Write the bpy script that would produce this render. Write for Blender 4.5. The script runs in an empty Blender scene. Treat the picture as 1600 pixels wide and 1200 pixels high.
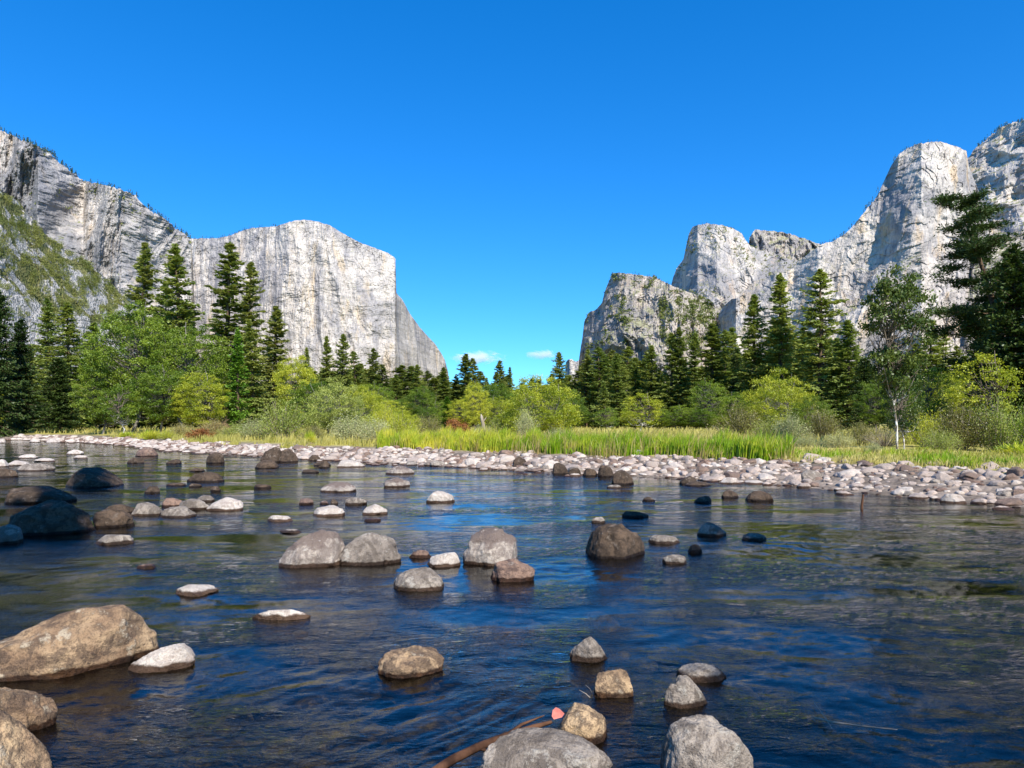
import bpy, math, random
import numpy as np
from mathutils import Vector

# ------------------------------------------------------------------ camera, sky, sun, exposure
S = bpy.context.scene
COL = S.collection
F, CH, HZ = 1066.67, 2.4, 662.0          # focal length in px of the 1600 px wide photo, eye height above the water, horizon row
cam_d = bpy.data.cameras.new('camera'); cam = bpy.data.objects.new('camera', cam_d); COL.objects.link(cam)
cam_d.sensor_width = 36; cam_d.lens = 24; cam_d.shift_y = (HZ - 600) / 1600
cam_d.clip_start = 0.05; cam_d.clip_end = 60000
cam.location = (0, 0, CH); cam.rotation_euler = (math.radians(90), 0, 0)
S.camera = cam
SUN_AZ = math.atan2(0.40, -0.92)         # clockwise from +Y: behind the camera, a little to its right
SUN_EL = math.radians(43)
world = bpy.data.worlds.new('World'); S.world = world; world.use_nodes = True
wn, wl = world.node_tree.nodes, world.node_tree.links
for n in list(wn): wn.remove(n)
sky = wn.new('ShaderNodeTexSky'); sky.sky_type = 'NISHITA'; sky.sun_disc = False
sky.sun_elevation = SUN_EL; sky.sun_rotation = SUN_AZ
sky.altitude = 1300; sky.air_density = 1.0; sky.dust_density = 0.15; sky.ozone_density = 2.5
hsv = wn.new('ShaderNodeHueSaturation'); hsv.inputs['Saturation'].default_value = 1.40; hsv.inputs['Hue'].default_value = 0.496
hsv.inputs['Value'].default_value = 1.0
bg = wn.new('ShaderNodeBackground'); bg.inputs[1].default_value = 0.112
wo = wn.new('ShaderNodeOutputWorld')
wl.new(sky.outputs[0], hsv.inputs['Color']); mul = wn.new('ShaderNodeMix'); mul.data_type = 'RGBA'; mul.blend_type = 'MULTIPLY'; mul.inputs[0].default_value = 1
mul.inputs[7].default_value = (.75, .98, 1.30, 1); wl.new(hsv.outputs[0], mul.inputs[6]); gam = wn.new('ShaderNodeGamma'); gam.inputs[1].default_value = .8; wl.new(mul.outputs[2], gam.inputs[0])
mul2 = wn.new('ShaderNodeMix'); mul2.data_type = 'RGBA'; mul2.blend_type = 'MULTIPLY'; mul2.inputs[0].default_value = 1
mul2.inputs[7].default_value = (.62, 1.12, 1.35, 1); wl.new(gam.outputs[0], mul2.inputs[6]); wl.new(mul2.outputs[2], bg.inputs[0]); wl.new(bg.outputs[0], wo.inputs[0])
sun_d = bpy.data.lights.new('sun', 'SUN'); sun_d.energy = 4.7; sun_d.angle = math.radians(0.5); sun_d.color = (1.0, 0.94, 0.84)
sun = bpy.data.objects.new('sun', sun_d); COL.objects.link(sun)
sdir = Vector((math.sin(SUN_AZ) * math.cos(SUN_EL), math.cos(SUN_AZ) * math.cos(SUN_EL), math.sin(SUN_EL)))
sun.rotation_euler = sdir.to_track_quat('Z', 'Y').to_euler()
sun.location = (20, -30, 40)
S.view_settings.view_transform = 'Standard'; S.view_settings.look = 'None'
S.view_settings.exposure = 0.78; S.view_settings.gamma = 1.0
S.render.engine = 'CYCLES'
cy = S.cycles
cy.max_bounces = 6; cy.diffuse_bounces = 3; cy.glossy_bounces = 3; cy.transmission_bounces = 4
cy.transparent_max_bounces = 12; cy.volume_bounces = 8
cy.use_denoising = True; cy.sample_clamp_indirect = 4
cy.caustics_reflective = False; cy.caustics_refractive = False

rng = np.random.default_rng(7)

# ------------------------------------------------------------------ noise
_perm = np.random.default_rng(3).permutation(256)
_g = np.random.default_rng(4).normal(size=(256, 3)); _g /= np.linalg.norm(_g, axis=1)[:, None]

def pn(P, seed=0):
    P = np.asarray(P, float) + seed * 17.31
    I = np.floor(P).astype(np.int64); Fr = P - I
    U = Fr * Fr * Fr * (Fr * (Fr * 6 - 15) + 10)
    out = 0
    for dx in (0, 1):
        wx = U[:, 0] if dx else 1 - U[:, 0]
        hx = _perm[(I[:, 0] + dx) & 255]
        for dy in (0, 1):
            wy = U[:, 1] if dy else 1 - U[:, 1]
            hy = _perm[(hx + I[:, 1] + dy) & 255]
            for dz in (0, 1):
                wz = U[:, 2] if dz else 1 - U[:, 2]
                g = _g[_perm[(hy + I[:, 2] + dz) & 255]]
                d = g[:, 0] * (Fr[:, 0] - dx) + g[:, 1] * (Fr[:, 1] - dy) + g[:, 2] * (Fr[:, 2] - dz)
                out = out + wx * wy * wz * d
    return out * 1.5

def fbm(P, o=4, seed=0, gain=.5):
    s = 0; a = 1; P = np.asarray(P, float)
    for k in range(o):
        s = s + a * pn(P * 2 ** k, seed + k); a *= gain
    return s

def ridged(P, o=4, seed=0, gain=.5):
    s = 0; a = 1; P = np.asarray(P, float)
    for k in range(o):
        s = s + a * (1 - 2 * np.abs(pn(P * 2 ** k, seed + k))); a *= gain
    return s

# ------------------------------------------------------------------ meshes and objects
def new_mesh(name, V, Q=None, T=None, mat=None, smooth=False):
    V = np.ascontiguousarray(V, dtype=np.float32)
    Q = np.zeros((0, 4), np.int32) if Q is None else np.asarray(Q, np.int32)
    T = np.zeros((0, 3), np.int32) if T is None else np.asarray(T, np.int32)
    me = bpy.data.meshes.new(name)
    nl = Q.size + T.size; nf = len(Q) + len(T)
    me.vertices.add(len(V)); me.loops.add(nl); me.polygons.add(nf)
    me.vertices.foreach_set('co', V.ravel())
    me.loops.foreach_set('vertex_index', np.concatenate([Q.ravel(), T.ravel()]).astype(np.int32))
    st = np.concatenate([np.arange(len(Q)) * 4, Q.size + np.arange(len(T)) * 3]).astype(np.int32)
    me.polygons.foreach_set('loop_start', st)
    me.polygons.foreach_set('use_smooth', np.full(nf, smooth))
    me.update(calc_edges=True)
    if mat: me.materials.append(mat)
    return me

def link(name, me, parent=None, loc=None):
    o = bpy.data.objects.new(name, me); COL.objects.link(o)
    if parent: o.parent = parent
    if loc is not None: o.location = loc
    return o

def tag(o, label=None, cat=None, group=None, kind=None):
    if label: o['label'] = label
    if cat: o['category'] = cat
    if group: o['group'] = group
    if kind: o['kind'] = kind
    return o

class MB:
    def __init__(s): s.v = []; s.q = []; s.t = []; s.n = 0
    def add(s, V, Q=None, T=None):
        V = np.asarray(V, float)
        if Q is not None and len(Q): s.q.append(np.asarray(Q) + s.n)
        if T is not None and len(T): s.t.append(np.asarray(T) + s.n)
        s.v.append(V); s.n += len(V)
    def tube(s, pts, rad, sides=6):
        pts = np.asarray(pts, float); k = len(pts)
        tan = np.gradient(pts, axis=0); tan /= np.linalg.norm(tan, axis=1)[:, None] + 1e-9
        ref = np.array([0, 0, 1.]) if abs(tan[0][2]) < .9 else np.array([1., 0, 0])
        a = np.cross(tan, ref); a /= np.linalg.norm(a, axis=1)[:, None] + 1e-9
        b = np.cross(tan, a)
        th = np.arange(sides) * 2 * np.pi / sides
        V = pts[:, None, :] + np.asarray(rad)[:, None, None] * (np.cos(th)[None, :, None] * a[:, None, :] + np.sin(th)[None, :, None] * b[:, None, :])
        i = np.arange(k - 1)[:, None] * sides; j = np.arange(sides)[None, :]; j2 = (j + 1) % sides
        Q = np.stack([i + j, i + j2, i + sides + j2, i + sides + j], -1).reshape(-1, 4)
        s.add(V.reshape(-1, 3), Q)
    def mesh(s, name, mat, smooth=False):
        V = np.concatenate(s.v)
        return new_mesh(name, V, np.concatenate(s.q) if s.q else None, np.concatenate(s.t) if s.t else None, mat, smooth)

def ico(sub):
    t = (1 + 5 ** .5) / 2
    v = [(-1, t, 0), (1, t, 0), (-1, -t, 0), (1, -t, 0), (0, -1, t), (0, 1, t), (0, -1, -t), (0, 1, -t), (t, 0, -1), (t, 0, 1), (-t, 0, -1), (-t, 0, 1)]
    f = [(0, 11, 5), (0, 5, 1), (0, 1, 7), (0, 7, 10), (0, 10, 11), (1, 5, 9), (5, 11, 4), (11, 10, 2), (10, 7, 6), (7, 1, 8), (3, 9, 4), (3, 4, 2), (3, 2, 6), (3, 6, 8), (3, 8, 9), (4, 9, 5), (2, 4, 11), (6, 2, 10), (8, 6, 7), (9, 8, 1)]
    v = [np.array(x) / math.sqrt(1 + t * t) for x in v]
    for _ in range(sub):
        c = {}; nf = []
        def mid(a, b):
            k = (min(a, b), max(a, b))
            if k not in c:
                m = v[a] + v[b]; v.append(m / np.linalg.norm(m)); c[k] = len(v) - 1
            return c[k]
        for a, b, d in f:
            x, y, z = mid(a, b), mid(b, d), mid(d, a)
            nf += [(a, x, z), (b, y, x), (d, z, y), (x, y, z)]
        f = nf
    return np.array(v), np.array(f)
ICO = {k: ico(k) for k in (1, 2, 3, 4, 5)}

# ------------------------------------------------------------------ materials
class N:
    def __init__(s, name):
        s.m = bpy.data.materials.new(name); s.m.use_nodes = True
        s.n = s.m.node_tree.nodes; s.l = s.m.node_tree.links
        for x in list(s.n): s.n.remove(x)
        s.out = s.n.new('ShaderNodeOutputMaterial')
    def put(s, sock, v):
        if hasattr(v, 'is_output') or isinstance(v, bpy.types.NodeSocket): s.l.new(v, sock)
        elif isinstance(v, (tuple, list)) and len(v) == 3 and sock.type == 'RGBA': sock.default_value = (*v, 1)
        else: sock.default_value = v
    def node(s, typ, ins=None, **kw):
        x = s.n.new(typ)
        for k, v in kw.items(): setattr(x, k, v)
        for k, v in (ins or {}).items(): s.put(x.inputs[k], v)
        return x
    def pos(s, scale=(1, 1, 1), obj=False, rot=(0, 0, 0)):
        src = s.node('ShaderNodeTexCoord').outputs['Object'] if obj else s.node('ShaderNodeNewGeometry').outputs['Position']
        return s.node('ShaderNodeMapping', {'Vector': src, 'Scale': scale, 'Rotation': rot}).outputs[0]
    def noise(s, vec, scale=1, detail=4, rough=.5, dist=0):
        return s.node('ShaderNodeTexNoise', {'Vector': vec, 'Scale': scale, 'Detail': detail, 'Roughness': rough, 'Distortion': dist}).outputs[0]
    def voro(s, vec, scale=1, feature='F1', out=0):
        return s.node('ShaderNodeTexVoronoi', {'Vector': vec, 'Scale': scale}, feature=feature).outputs[out]
    def ramp(s, f, lo, hi, a=0., b=1.):
        return s.node('ShaderNodeMapRange', {0: f, 1: lo, 2: hi, 3: a, 4: b}, interpolation_type='SMOOTHSTEP').outputs[0]
    def mix(s, f, a, b, mode='MIX'):
        x = s.node('ShaderNodeMix', data_type='RGBA', blend_type=mode)
        s.put(x.inputs[0], f); s.put(x.inputs[6], a); s.put(x.inputs[7], b)
        return x.outputs[2]
    def math(s, op, a, b=0.):
        return s.node('ShaderNodeMath', {0: a, 1: b}, operation=op).outputs[0]
    def bump(s, h, strength=.5, dist=.1):
        return s.node('ShaderNodeBump', {'Height': h, 'Strength': strength, 'Distance': dist}).outputs[0]
    def bsdf(s, col, rough=.8, normal=None, spec=.3):
        p = s.node('ShaderNodeBsdfPrincipled', {'Base Color': col, 'Roughness': rough, 'Specular IOR Level': spec})
        if normal is not None: s.put(p.inputs['Normal'], normal)
        return p.outputs[0]
    def end(s, sh, slot='Surface'):
        s.l.new(sh, s.out.inputs[slot]); return s.m

def leaf_mat(name, a, b, scale=.35, trans=.35):
    n = N(name)
    f = n.noise(n.pos(), scale, 3, .6)
    r = n.node('ShaderNodeObjectInfo').outputs['Random']
    f2 = n.math('ADD', n.ramp(f, .3, .7), n.math('MULTIPLY', n.math('SUBTRACT', r, .5), .85))
    fine = n.noise(n.pos(), scale * 12, 1)
    f3 = n.math('ADD', f2, n.math('MULTIPLY', n.math('SUBTRACT', fine, .5), 1.2))
    c = n.mix(n.node('ShaderNodeClamp', {0: f3}).outputs[0], a, b)
    d = n.node('ShaderNodeBsdfDiffuse', {'Color': c}).outputs[0]
    t = n.node('ShaderNodeBsdfTranslucent', {'Color': n.mix(1., c, (1.0, 1.0, .55), 'MULTIPLY')}).outputs[0]
    g = n.node('ShaderNodeBsdfGlossy', {'Color': (.7, .75, .7), 'Roughness': .45}).outputs[0]
    m = n.node('ShaderNodeMixShader', {0: trans, 1: d, 2: t}).outputs[0]
    m = n.node('ShaderNodeMixShader', {0: .03, 1: m, 2: g}).outputs[0]
    return n.end(m)

def bark_mat(name, a, b, sc=3.):
    n = N(name)
    v = n.pos((1, 1, .25), obj=True)
    f = n.noise(v, sc, 5, .65)
    c = n.mix(n.ramp(f, .35, .65), a, b)
    return n.end(n.bsdf(c, .9, n.bump(f, .8, .05), .1))

M = {}
M['fir'] = leaf_mat('fir_needles', (.17, .235, .05), (.32, .36, .09), .25, .4)
M['pine'] = leaf_mat('pine_needles', (.165, .215, .05), (.32, .34, .10), .3, .4)
M['pine_dark'] = leaf_mat('shaded_pine_needles', (.032, .06, .014), (.07, .11, .025), .5, .2)  # shade over the dim conifers is put into this needle colour
M['young'] = leaf_mat('young_cedar_needles', (.09, .20, .015), (.17, .30, .03), .3, .3)
M['broad'] = leaf_mat('green_leaves', (.09, .16, .014), (.26, .34, .032), .4, .38)
M['yellow'] = leaf_mat('yellow_green_leaves', (.26, .32, .02), (.52, .53, .05), .4, .4)
M['sycamore'] = leaf_mat('dark_glossy_leaves', (.035, .075, .014), (.13, .17, .03), .8, .35)
M['willow'] = leaf_mat('willow_leaves', (.22, .27, .045), (.40, .44, .11), .5, .3)
M['pale'] = leaf_mat('pale_willow_leaves', (.30, .33, .14), (.50, .50, .24), .6, .3)
M['olive'] = leaf_mat('olive_brown_leaves', (.14, .13, .035), (.26, .25, .07), .6, .3)
M['rust'] = leaf_mat('rust_fern_fronds', (.26, .10, .03), (.46, .24, .08), .8, .3)
M['tan'] = leaf_mat('dry_tan_leaves', (.34, .26, .10), (.42, .38, .12), .6, .3)
M['grass'] = leaf_mat('bright_sedge', (.23, .38, .012), (.66, .62, .07), .55, .4)
M['dry'] = leaf_mat('dry_meadow_grass', (.40, .38, .08), (.58, .50, .20), .12, .35)
M['chap'] = leaf_mat('chaparral_leaves', (.095, .13, .025), (.22, .23, .06), .03, .2)
M['rimleaf'] = leaf_mat('distant_conifer_needles', (.05, .085, .03), (.09, .12, .04), .01, .1)
M['bark'] = bark_mat('brown_bark', (.05, .035, .025), (.16, .11, .07))
M['greybark'] = bark_mat('grey_bark', (.10, .09, .075), (.26, .24, .20))
def white_bark():
    n = N('pale_blotched_bark')
    f = n.noise(n.pos((1, 1, .5), obj=True), 3.5, 5, .65)
    z = n.node('ShaderNodeSeparateXYZ', {0: n.node('ShaderNodeTexCoord').outputs['Object']}).outputs[2]
    c = n.mix(n.ramp(f, .42, .56), (.16, .13, .10), (.70, .68, .64))
    c = n.mix(n.ramp(n.math('ADD', z, n.math('MULTIPLY', f, 4.)), 4.5, 7.5), c, (.17, .14, .11))
    return n.end(n.bsdf(c, .9, n.bump(f, .8, .05), .1))
M['whitebark'] = white_bark()
M['twig'] = bark_mat('dry_grey_twigs', (.22, .18, .13), (.38, .33, .26))
M['wetwood'] = bark_mat('wet_driftwood', (.03, .015, .01), (.12, .06, .035))

def cliff_mat(name, light=(.60, .59, .58), dark=(.24, .25, .28), tan=(.50, .38, .24), tan_amt=.5, dark_lo=.46, veg=.55, vegcol=(.13, .15, .055), sc=1., finew=.6, stain=.6):
    n = N(name)
    big = n.noise(n.pos((.0035 * sc,) * 3), 1, 6, .6, .6)
    streak = n.noise(n.pos((.028 * sc, .028 * sc, .0022 * sc)), 1, 5, .62, .3)
    streak2 = n.noise(n.pos((.11 * sc, .11 * sc, .007 * sc)), 1, 4, .6)
    fine = n.noise(n.pos((.10 * sc, .10 * sc, .06 * sc)), 1, 6, .72)
    blot = n.noise(n.pos((.014 * sc,) * 3), 1, 6, .68, 1.)
    c = n.mix(n.ramp(blot, .40, .62), tuple(x * .80 for x in light), light)
    c = n.mix(n.math('MULTIPLY', n.ramp(big, dark_lo, dark_lo + .16), .75), c, dark)
    c = n.mix(n.math('MULTIPLY', n.ramp(streak, .50, .68), stain), c, dark)
    c = n.mix(n.math('MULTIPLY', n.ramp(n.noise(n.pos((.02 * sc, .02 * sc, .0035 * sc), rot=(0, 0, .4)), 1, 4, .6), .54, .68), tan_amt), c, tan)
    c = n.mix(n.math('MULTIPLY', n.ramp(n.noise(n.pos((.010 * sc, .010 * sc, .0016 * sc)), 1, 5, .6, .5), .50, .62), stain * .8), c, dark)
    c = n.mix(n.math('MULTIPLY', n.ramp(streak2, .52, .72), .35), c, tuple(x * .8 for x in dark))
    cv = n.node('ShaderNodeVectorMath', {0: n.pos((.022 * sc, .022 * sc, .007 * sc)), 1: n.node('ShaderNodeTexNoise', {'Vector': n.pos((.05 * sc,) * 3), 'Scale': 1., 'Detail': 3}).outputs['Color']}, operation='ADD').outputs[0]
    crack = n.ramp(n.voro(cv, 1, 'DISTANCE_TO_EDGE'), 0., .03, 1, 0)
    crack = n.math('MULTIPLY', crack, n.ramp(n.noise(n.pos((.008 * sc,) * 3), 1, 2), .54, .66))
    c = n.mix(n.math('MULTIPLY', crack, .6), c, (.07, .07, .08))
    c = n.mix(n.math('MULTIPLY', n.ramp(fine, .34, .52, 1, 0), finew), c, tuple(x * .5 for x in dark))
    nz = n.node('ShaderNodeSeparateXYZ', {0: n.node('ShaderNodeNewGeometry').outputs['True Normal']}).outputs[2]
    vm = n.math('ADD', nz, n.math('MULTIPLY', n.math('SUBTRACT', n.noise(n.pos((.02 * sc,) * 3), 1, 6, .7), .5), 1.1))
    vf = n.ramp(vm, veg, veg + .09)
    vcol = n.mix(n.ramp(n.noise(n.pos((.05 * sc,) * 3), 1, 3), .4, .6), vegcol, tuple(x * 1.9 for x in vegcol))
    c = n.mix(vf, c, vcol)
    h = n.math('ADD', n.math('MULTIPLY', fine, 1.), n.math('MULTIPLY', streak2, .9))
    h = n.math('SUBTRACT', h, n.math('MULTIPLY', crack, .8))
    return n.end(n.bsdf(c, .95, n.bump(h, .9, 6. / sc), .05))

def rock_mat(name, a, b, spot, lichen=None, wet=True, sc=1., cap=None):
    n = N(name)
    P = n.pos((sc,) * 3)
    r = n.node('ShaderNodeObjectInfo').outputs['Random']
    big = n.noise(n.pos((1.7 * sc,) * 3), 1, 4, .6, .5)
    med = n.noise(P, 9, 5, .7)
    fine = n.noise(P, 60, 4, .7)
    grain = n.voro(P, 110)
    bf = n.math('ADD', n.ramp(big, .35, .65), n.math('MULTIPLY', n.math('SUBTRACT', r, .5), .7))
    c = n.mix(n.node('ShaderNodeClamp', {0: bf}).outputs[0], a, b)
    c = n.mix(n.math('MULTIPLY', n.ramp(med, .47, .60), .7), c, spot)
    c = n.mix(n.math('MULTIPLY', n.ramp(n.noise(n.pos((2.6 * sc,) * 3), 1, 6, .7, 1.), .48, .57), .75), c, spot)
    if cap:
        oz = n.node('ShaderNodeSeparateXYZ', {0: n.node('ShaderNodeTexCoord').outputs['Object']}).outputs[2]
        cz = n.math('ADD', oz, n.math('MULTIPLY', n.math('SUBTRACT', n.noise(P, 3.2, 5, .65), .5), 1.1))
        c = n.mix(n.math('MULTIPLY', n.ramp(cz, .48, .66), .85), c, cap)
    if lichen: c = n.mix(n.math('MULTIPLY', n.ramp(n.noise(P, 4.5, 6, .72), .56, .66), .6), c, lichen)
    c = n.mix(n.math('MULTIPLY', n.ramp(fine, .50, .66), .5), c, tuple(x * .35 for x in spot))
    c = n.mix(n.math('MULTIPLY', n.ramp(grain, .0, .32, 1, 0), .35), c, tuple(min(1, x * 1.6) for x in a))
    z = n.node('ShaderNodeSeparateXYZ', {0: n.node('ShaderNodeNewGeometry').outputs['Position']}).outputs[2]
    rough = .88
    if wet:
        zz = n.math('ADD', z, n.math('MULTIPLY', n.math('SUBTRACT', n.noise(P, 5, 4, .7), .5), .09))
        w = n.ramp(zz, .035, .062, 1, 0)
        c = n.mix(w, c, n.mix(1., c, (.16, .11, .08), 'MULTIPLY'))
        rough = n.ramp(w, 0, 1, .88, .5)
    h = n.math('ADD', n.math('MULTIPLY', med, 1.), n.math('MULTIPLY', fine, .35))
    return n.end(n.bsdf(c, rough, n.bump(h, .9, .05), .18))

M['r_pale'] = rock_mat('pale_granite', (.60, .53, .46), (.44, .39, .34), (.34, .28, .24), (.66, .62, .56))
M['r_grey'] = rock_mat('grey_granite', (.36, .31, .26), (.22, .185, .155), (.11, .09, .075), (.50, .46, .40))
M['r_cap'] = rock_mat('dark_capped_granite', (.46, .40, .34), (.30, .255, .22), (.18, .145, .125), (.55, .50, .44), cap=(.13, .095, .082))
M['r_dark'] = rock_mat('dark_and_shaded_river_stone', (.12, .082, .056), (.07, .05, .036), (.04, .029, .021), (.24, .19, .15))  # dark wet stone; shade on rocks lying in shadow is coloured in too
M['r_brown'] = rock_mat('brown_granite', (.26, .17, .125), (.18, .12, .095), (.08, .055, .05), (.42, .35, .28))
M['r_gold'] = rock_mat('golden_mottled_granite', (.50, .355, .21), (.24, .155, .095), (.08, .055, .042), (.58, .49, .36))
M['r_cob'] = rock_mat('pink_grey_cobble_stone', (.50, .395, .325), (.33, .265, .225), (.32, .27, .24), None)
M['r_cobw'] = rock_mat('white_cobble_stone', (.60, .52, .44), (.48, .40, .335), (.42, .37, .33), None)
M['r_cobb'] = rock_mat('brown_cobble_stone', (.28, .19, .145), (.17, .12, .095), (.15, .11, .09), None)
M['r_bed'] = rock_mat('algae_covered_stone', (.30, .20, .10), (.13, .105, .05), (.06, .05, .03), (.26, .20, .11), wet=False)

# ------------------------------------------------------------------ terrain
SH = np.array([(-900, 130), (-300, 112), (-140, 104), (-71, 101), (-56, 88), (-40, 73), (-31.5, 62), (-19, 50.5), (-7.7, 41.3), (0, 35), (5.8, 30.9), (10.1, 27), (12.6, 22.6), (14.6, 19.4), (18, 14), (30, 4), (60, -12), (140, -40), (400, -90)], float)

def shore_d(x, y):
    """signed distance to the far bank's waterline, positive on land"""
    x = np.asarray(x, float); y = np.asarray(y, float)
    best = np.full(x.shape, 1e9); sg = np.ones(x.shape)
    for (ax, ay), (bx, by) in zip(SH[:-1], SH[1:]):
        ux, uy = bx - ax, by - ay; L = ux * ux + uy * uy
        t = np.clip(((x - ax) * ux + (y - ay) * uy) / L, 0, 1)
        d = np.hypot(x - ax - t * ux, y - ay - t * uy)
        s = np.sign(ux * (y - ay) - uy * (x - ax))
        m = d < best - 1e-9
        best = np.where(m, d, best); sg = np.where(m, s, sg)
    return best * sg

def gz(x, y, rough=True):
    x = np.atleast_1d(np.asarray(x, float)); y = np.atleast_1d(np.asarray(y, float))
    d = shore_d(x, y)
    z = np.interp(d, [-40, -14, -4, -1, 0, 1, 2.5, 4.5, 9, 40, 160, 2000], [-1.1, -.85, -.5, -.16, -.03, .13, .42, .70, .88, 1.0, 1.15, 1.6])
    near = 2.6 - y - np.maximum(0, x - 10) * .5 + .6 * np.sin(x * .35)
    zn = np.interp(near, [-9, -3, 0, 2, 5, 60], [-1.1, -.55, -.1, .35, .8, 1.4])
    z = np.where(d > 0, z, np.maximum(z, zn))
    if rough:
        P = np.stack([x, y, x * 0], -1).reshape(-1, 3)
        r = (.09 * fbm(P * .35, 3, 11) + .05 * fbm(P * 1.3, 2, 5)).reshape(z.shape)
        z = z + np.where(np.abs(z) < .1, .25, 1) * r
    return z

def grid_faces(nr, nc):
    i = np.arange(nr - 1)[:, None] * nc + np.arange(nc - 1)[None, :]
    return np.stack([i, i + 1, i + nc + 1, i + nc], -1).reshape(-1, 4)

u = np.linspace(-1, 1, 520); xs = 8 * np.sinh(7.6 * u)
v = np.linspace(-.62, 1, 480); ys = 8 * np.sinh(7.6 * v) + 12
GX, GY = np.meshgrid(xs, ys)
GZ = gz(GX.ravel(), GY.ravel())
n = N('riverbank_soil')
geo = n.node('ShaderNodeNewGeometry').outputs['Position']
z = n.node('ShaderNodeSeparateXYZ', {0: geo}).outputs[2]
peb = n.voro(n.pos(), 5.5, out=0); pebc = n.voro(n.pos(), 5.5, out=1)
pv = n.node('ShaderNodeSeparateColor', {0: pebc}).outputs[0]
bed = n.mix(pv, (.07, .05, .025), (.26, .18, .09))
bed = n.mix(n.ramp(n.noise(n.pos(), 1.1, 4, .6), .42, .62), bed, (.055, .055, .018))
bed = n.mix(n.ramp(peb, .25, .6), bed, (.025, .02, .012))
bank = n.mix(n.ramp(n.noise(n.pos(), .8, 5, .7), .4, .6), (.13, .105, .085), (.26, .21, .17))
mead = n.mix(n.ramp(n.noise(n.pos(), .15, 5, .7), .4, .6), (.30, .27, .07), (.42, .36, .12))
c = n.mix(n.ramp(z, -.06, .02), bed, bank)
c = n.mix(n.ramp(z, .62, .80), c, mead)
M['ground'] = n.end(n.bsdf(c, .95, n.bump(n.math('MULTIPLY', peb, -1.), .8, .06), .1))
go = link('ground', new_mesh('ground', np.stack([GX.ravel(), GY.ravel(), GZ], -1), grid_faces(len(ys), len(xs)), None, M['ground'], True))
tag(go, kind='structure')

# water: one sheet whose ripples are real waves near by
prow = np.concatenate([np.arange(1400, 900, -2.6), np.arange(900, 760, -1.3), np.arange(760, 684, -.7), [683, 681, 679, 677]])
wy = CH * F / (prow - HZ)
wpx = np.arange(-700, 2300, 3.6)
WX = (wpx[None, :] - 800) / F * wy[:, None]; WY = np.repeat(wy[:, None], len(wpx), 1)
P = np.stack([WX.ravel(), WY.ravel(), WX.ravel() * 0], -1)
th = math.radians(-14)
R = P.copy(); R[:, 0] = P[:, 0] * math.cos(th) - P[:, 1] * math.sin(th); R[:, 1] = P[:, 0] * math.sin(th) + P[:, 1] * math.cos(th)
warp = fbm(R * .25, 2, 21)[:, None] * np.array([[.9, .9, 0]])
R2 = R + warp
wz = .011 * fbm(R2 * np.array([.55, 1.1, 1]), 3, 31) + .005 * ridged(R2 * np.array([1.9, 3.4, 1]), 3, 33) + .0035 * fbm(R2 * np.array([5, 9, 1]), 2, 35) + .004 * fbm(P * 1.7, 3, 37)
calm = np.clip(.6 + 1.6 * fbm(R * np.array([.10, .22, 1]), 3, 41), .15, 1.5)
wz = wz * calm
WP = np.stack([P[:, 0], P[:, 1], wz - .01], -1)
n = N('river_water')
pp = n.pos((1.0, 2.3, 1), rot=(0, 0, math.radians(-14)))
b1 = n.noise(pp, 2.2, 3, .6, .6); b2 = n.noise(pp, 8, 3, .65, .4); b3 = n.noise(n.pos((1, 1.7, 1), rot=(0, 0, .1)), 26, 3, .65, .6)
gate = n.ramp(n.noise(n.pos((.25, .5, 1)), 1, 3, .6), .40, .62, .12, 1.25)
hgt = n.math('MULTIPLY', n.math('ADD', n.math('MULTIPLY', b1, .7), n.math('ADD', n.math('MULTIPLY', b2, .30), n.math('MULTIPLY', b3, .13))), gate)
nm = n.bump(hgt, 1., .042)
fr = n.node('ShaderNodeFresnel', {'IOR': 1.37, 'Normal': nm}).outputs[0]
tr = n.node('ShaderNodeBsdfTransparent', {'Color': (.42, .43, .30)}).outputs[0]
gl = n.node('ShaderNodeBsdfGlossy', {'Color': (.97, .99, 1.), 'Roughness': .03, 'Normal': nm}).outputs[0]
M['water'] = n.end(n.node('ShaderNodeMixShader', {0: fr, 1: tr, 2: gl}).outputs[0])
wo_ = link('river_water', new_mesh('river_water', WP, grid_faces(len(prow), len(wpx)), None, M['water'], True))
tag(wo_, kind='structure')

# ------------------------------------------------------------------ mountains
def I(pts): 
    a = np.array(pts, float); return lambda x: np.interp(x, a[:, 0], a[:, 1])

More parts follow.
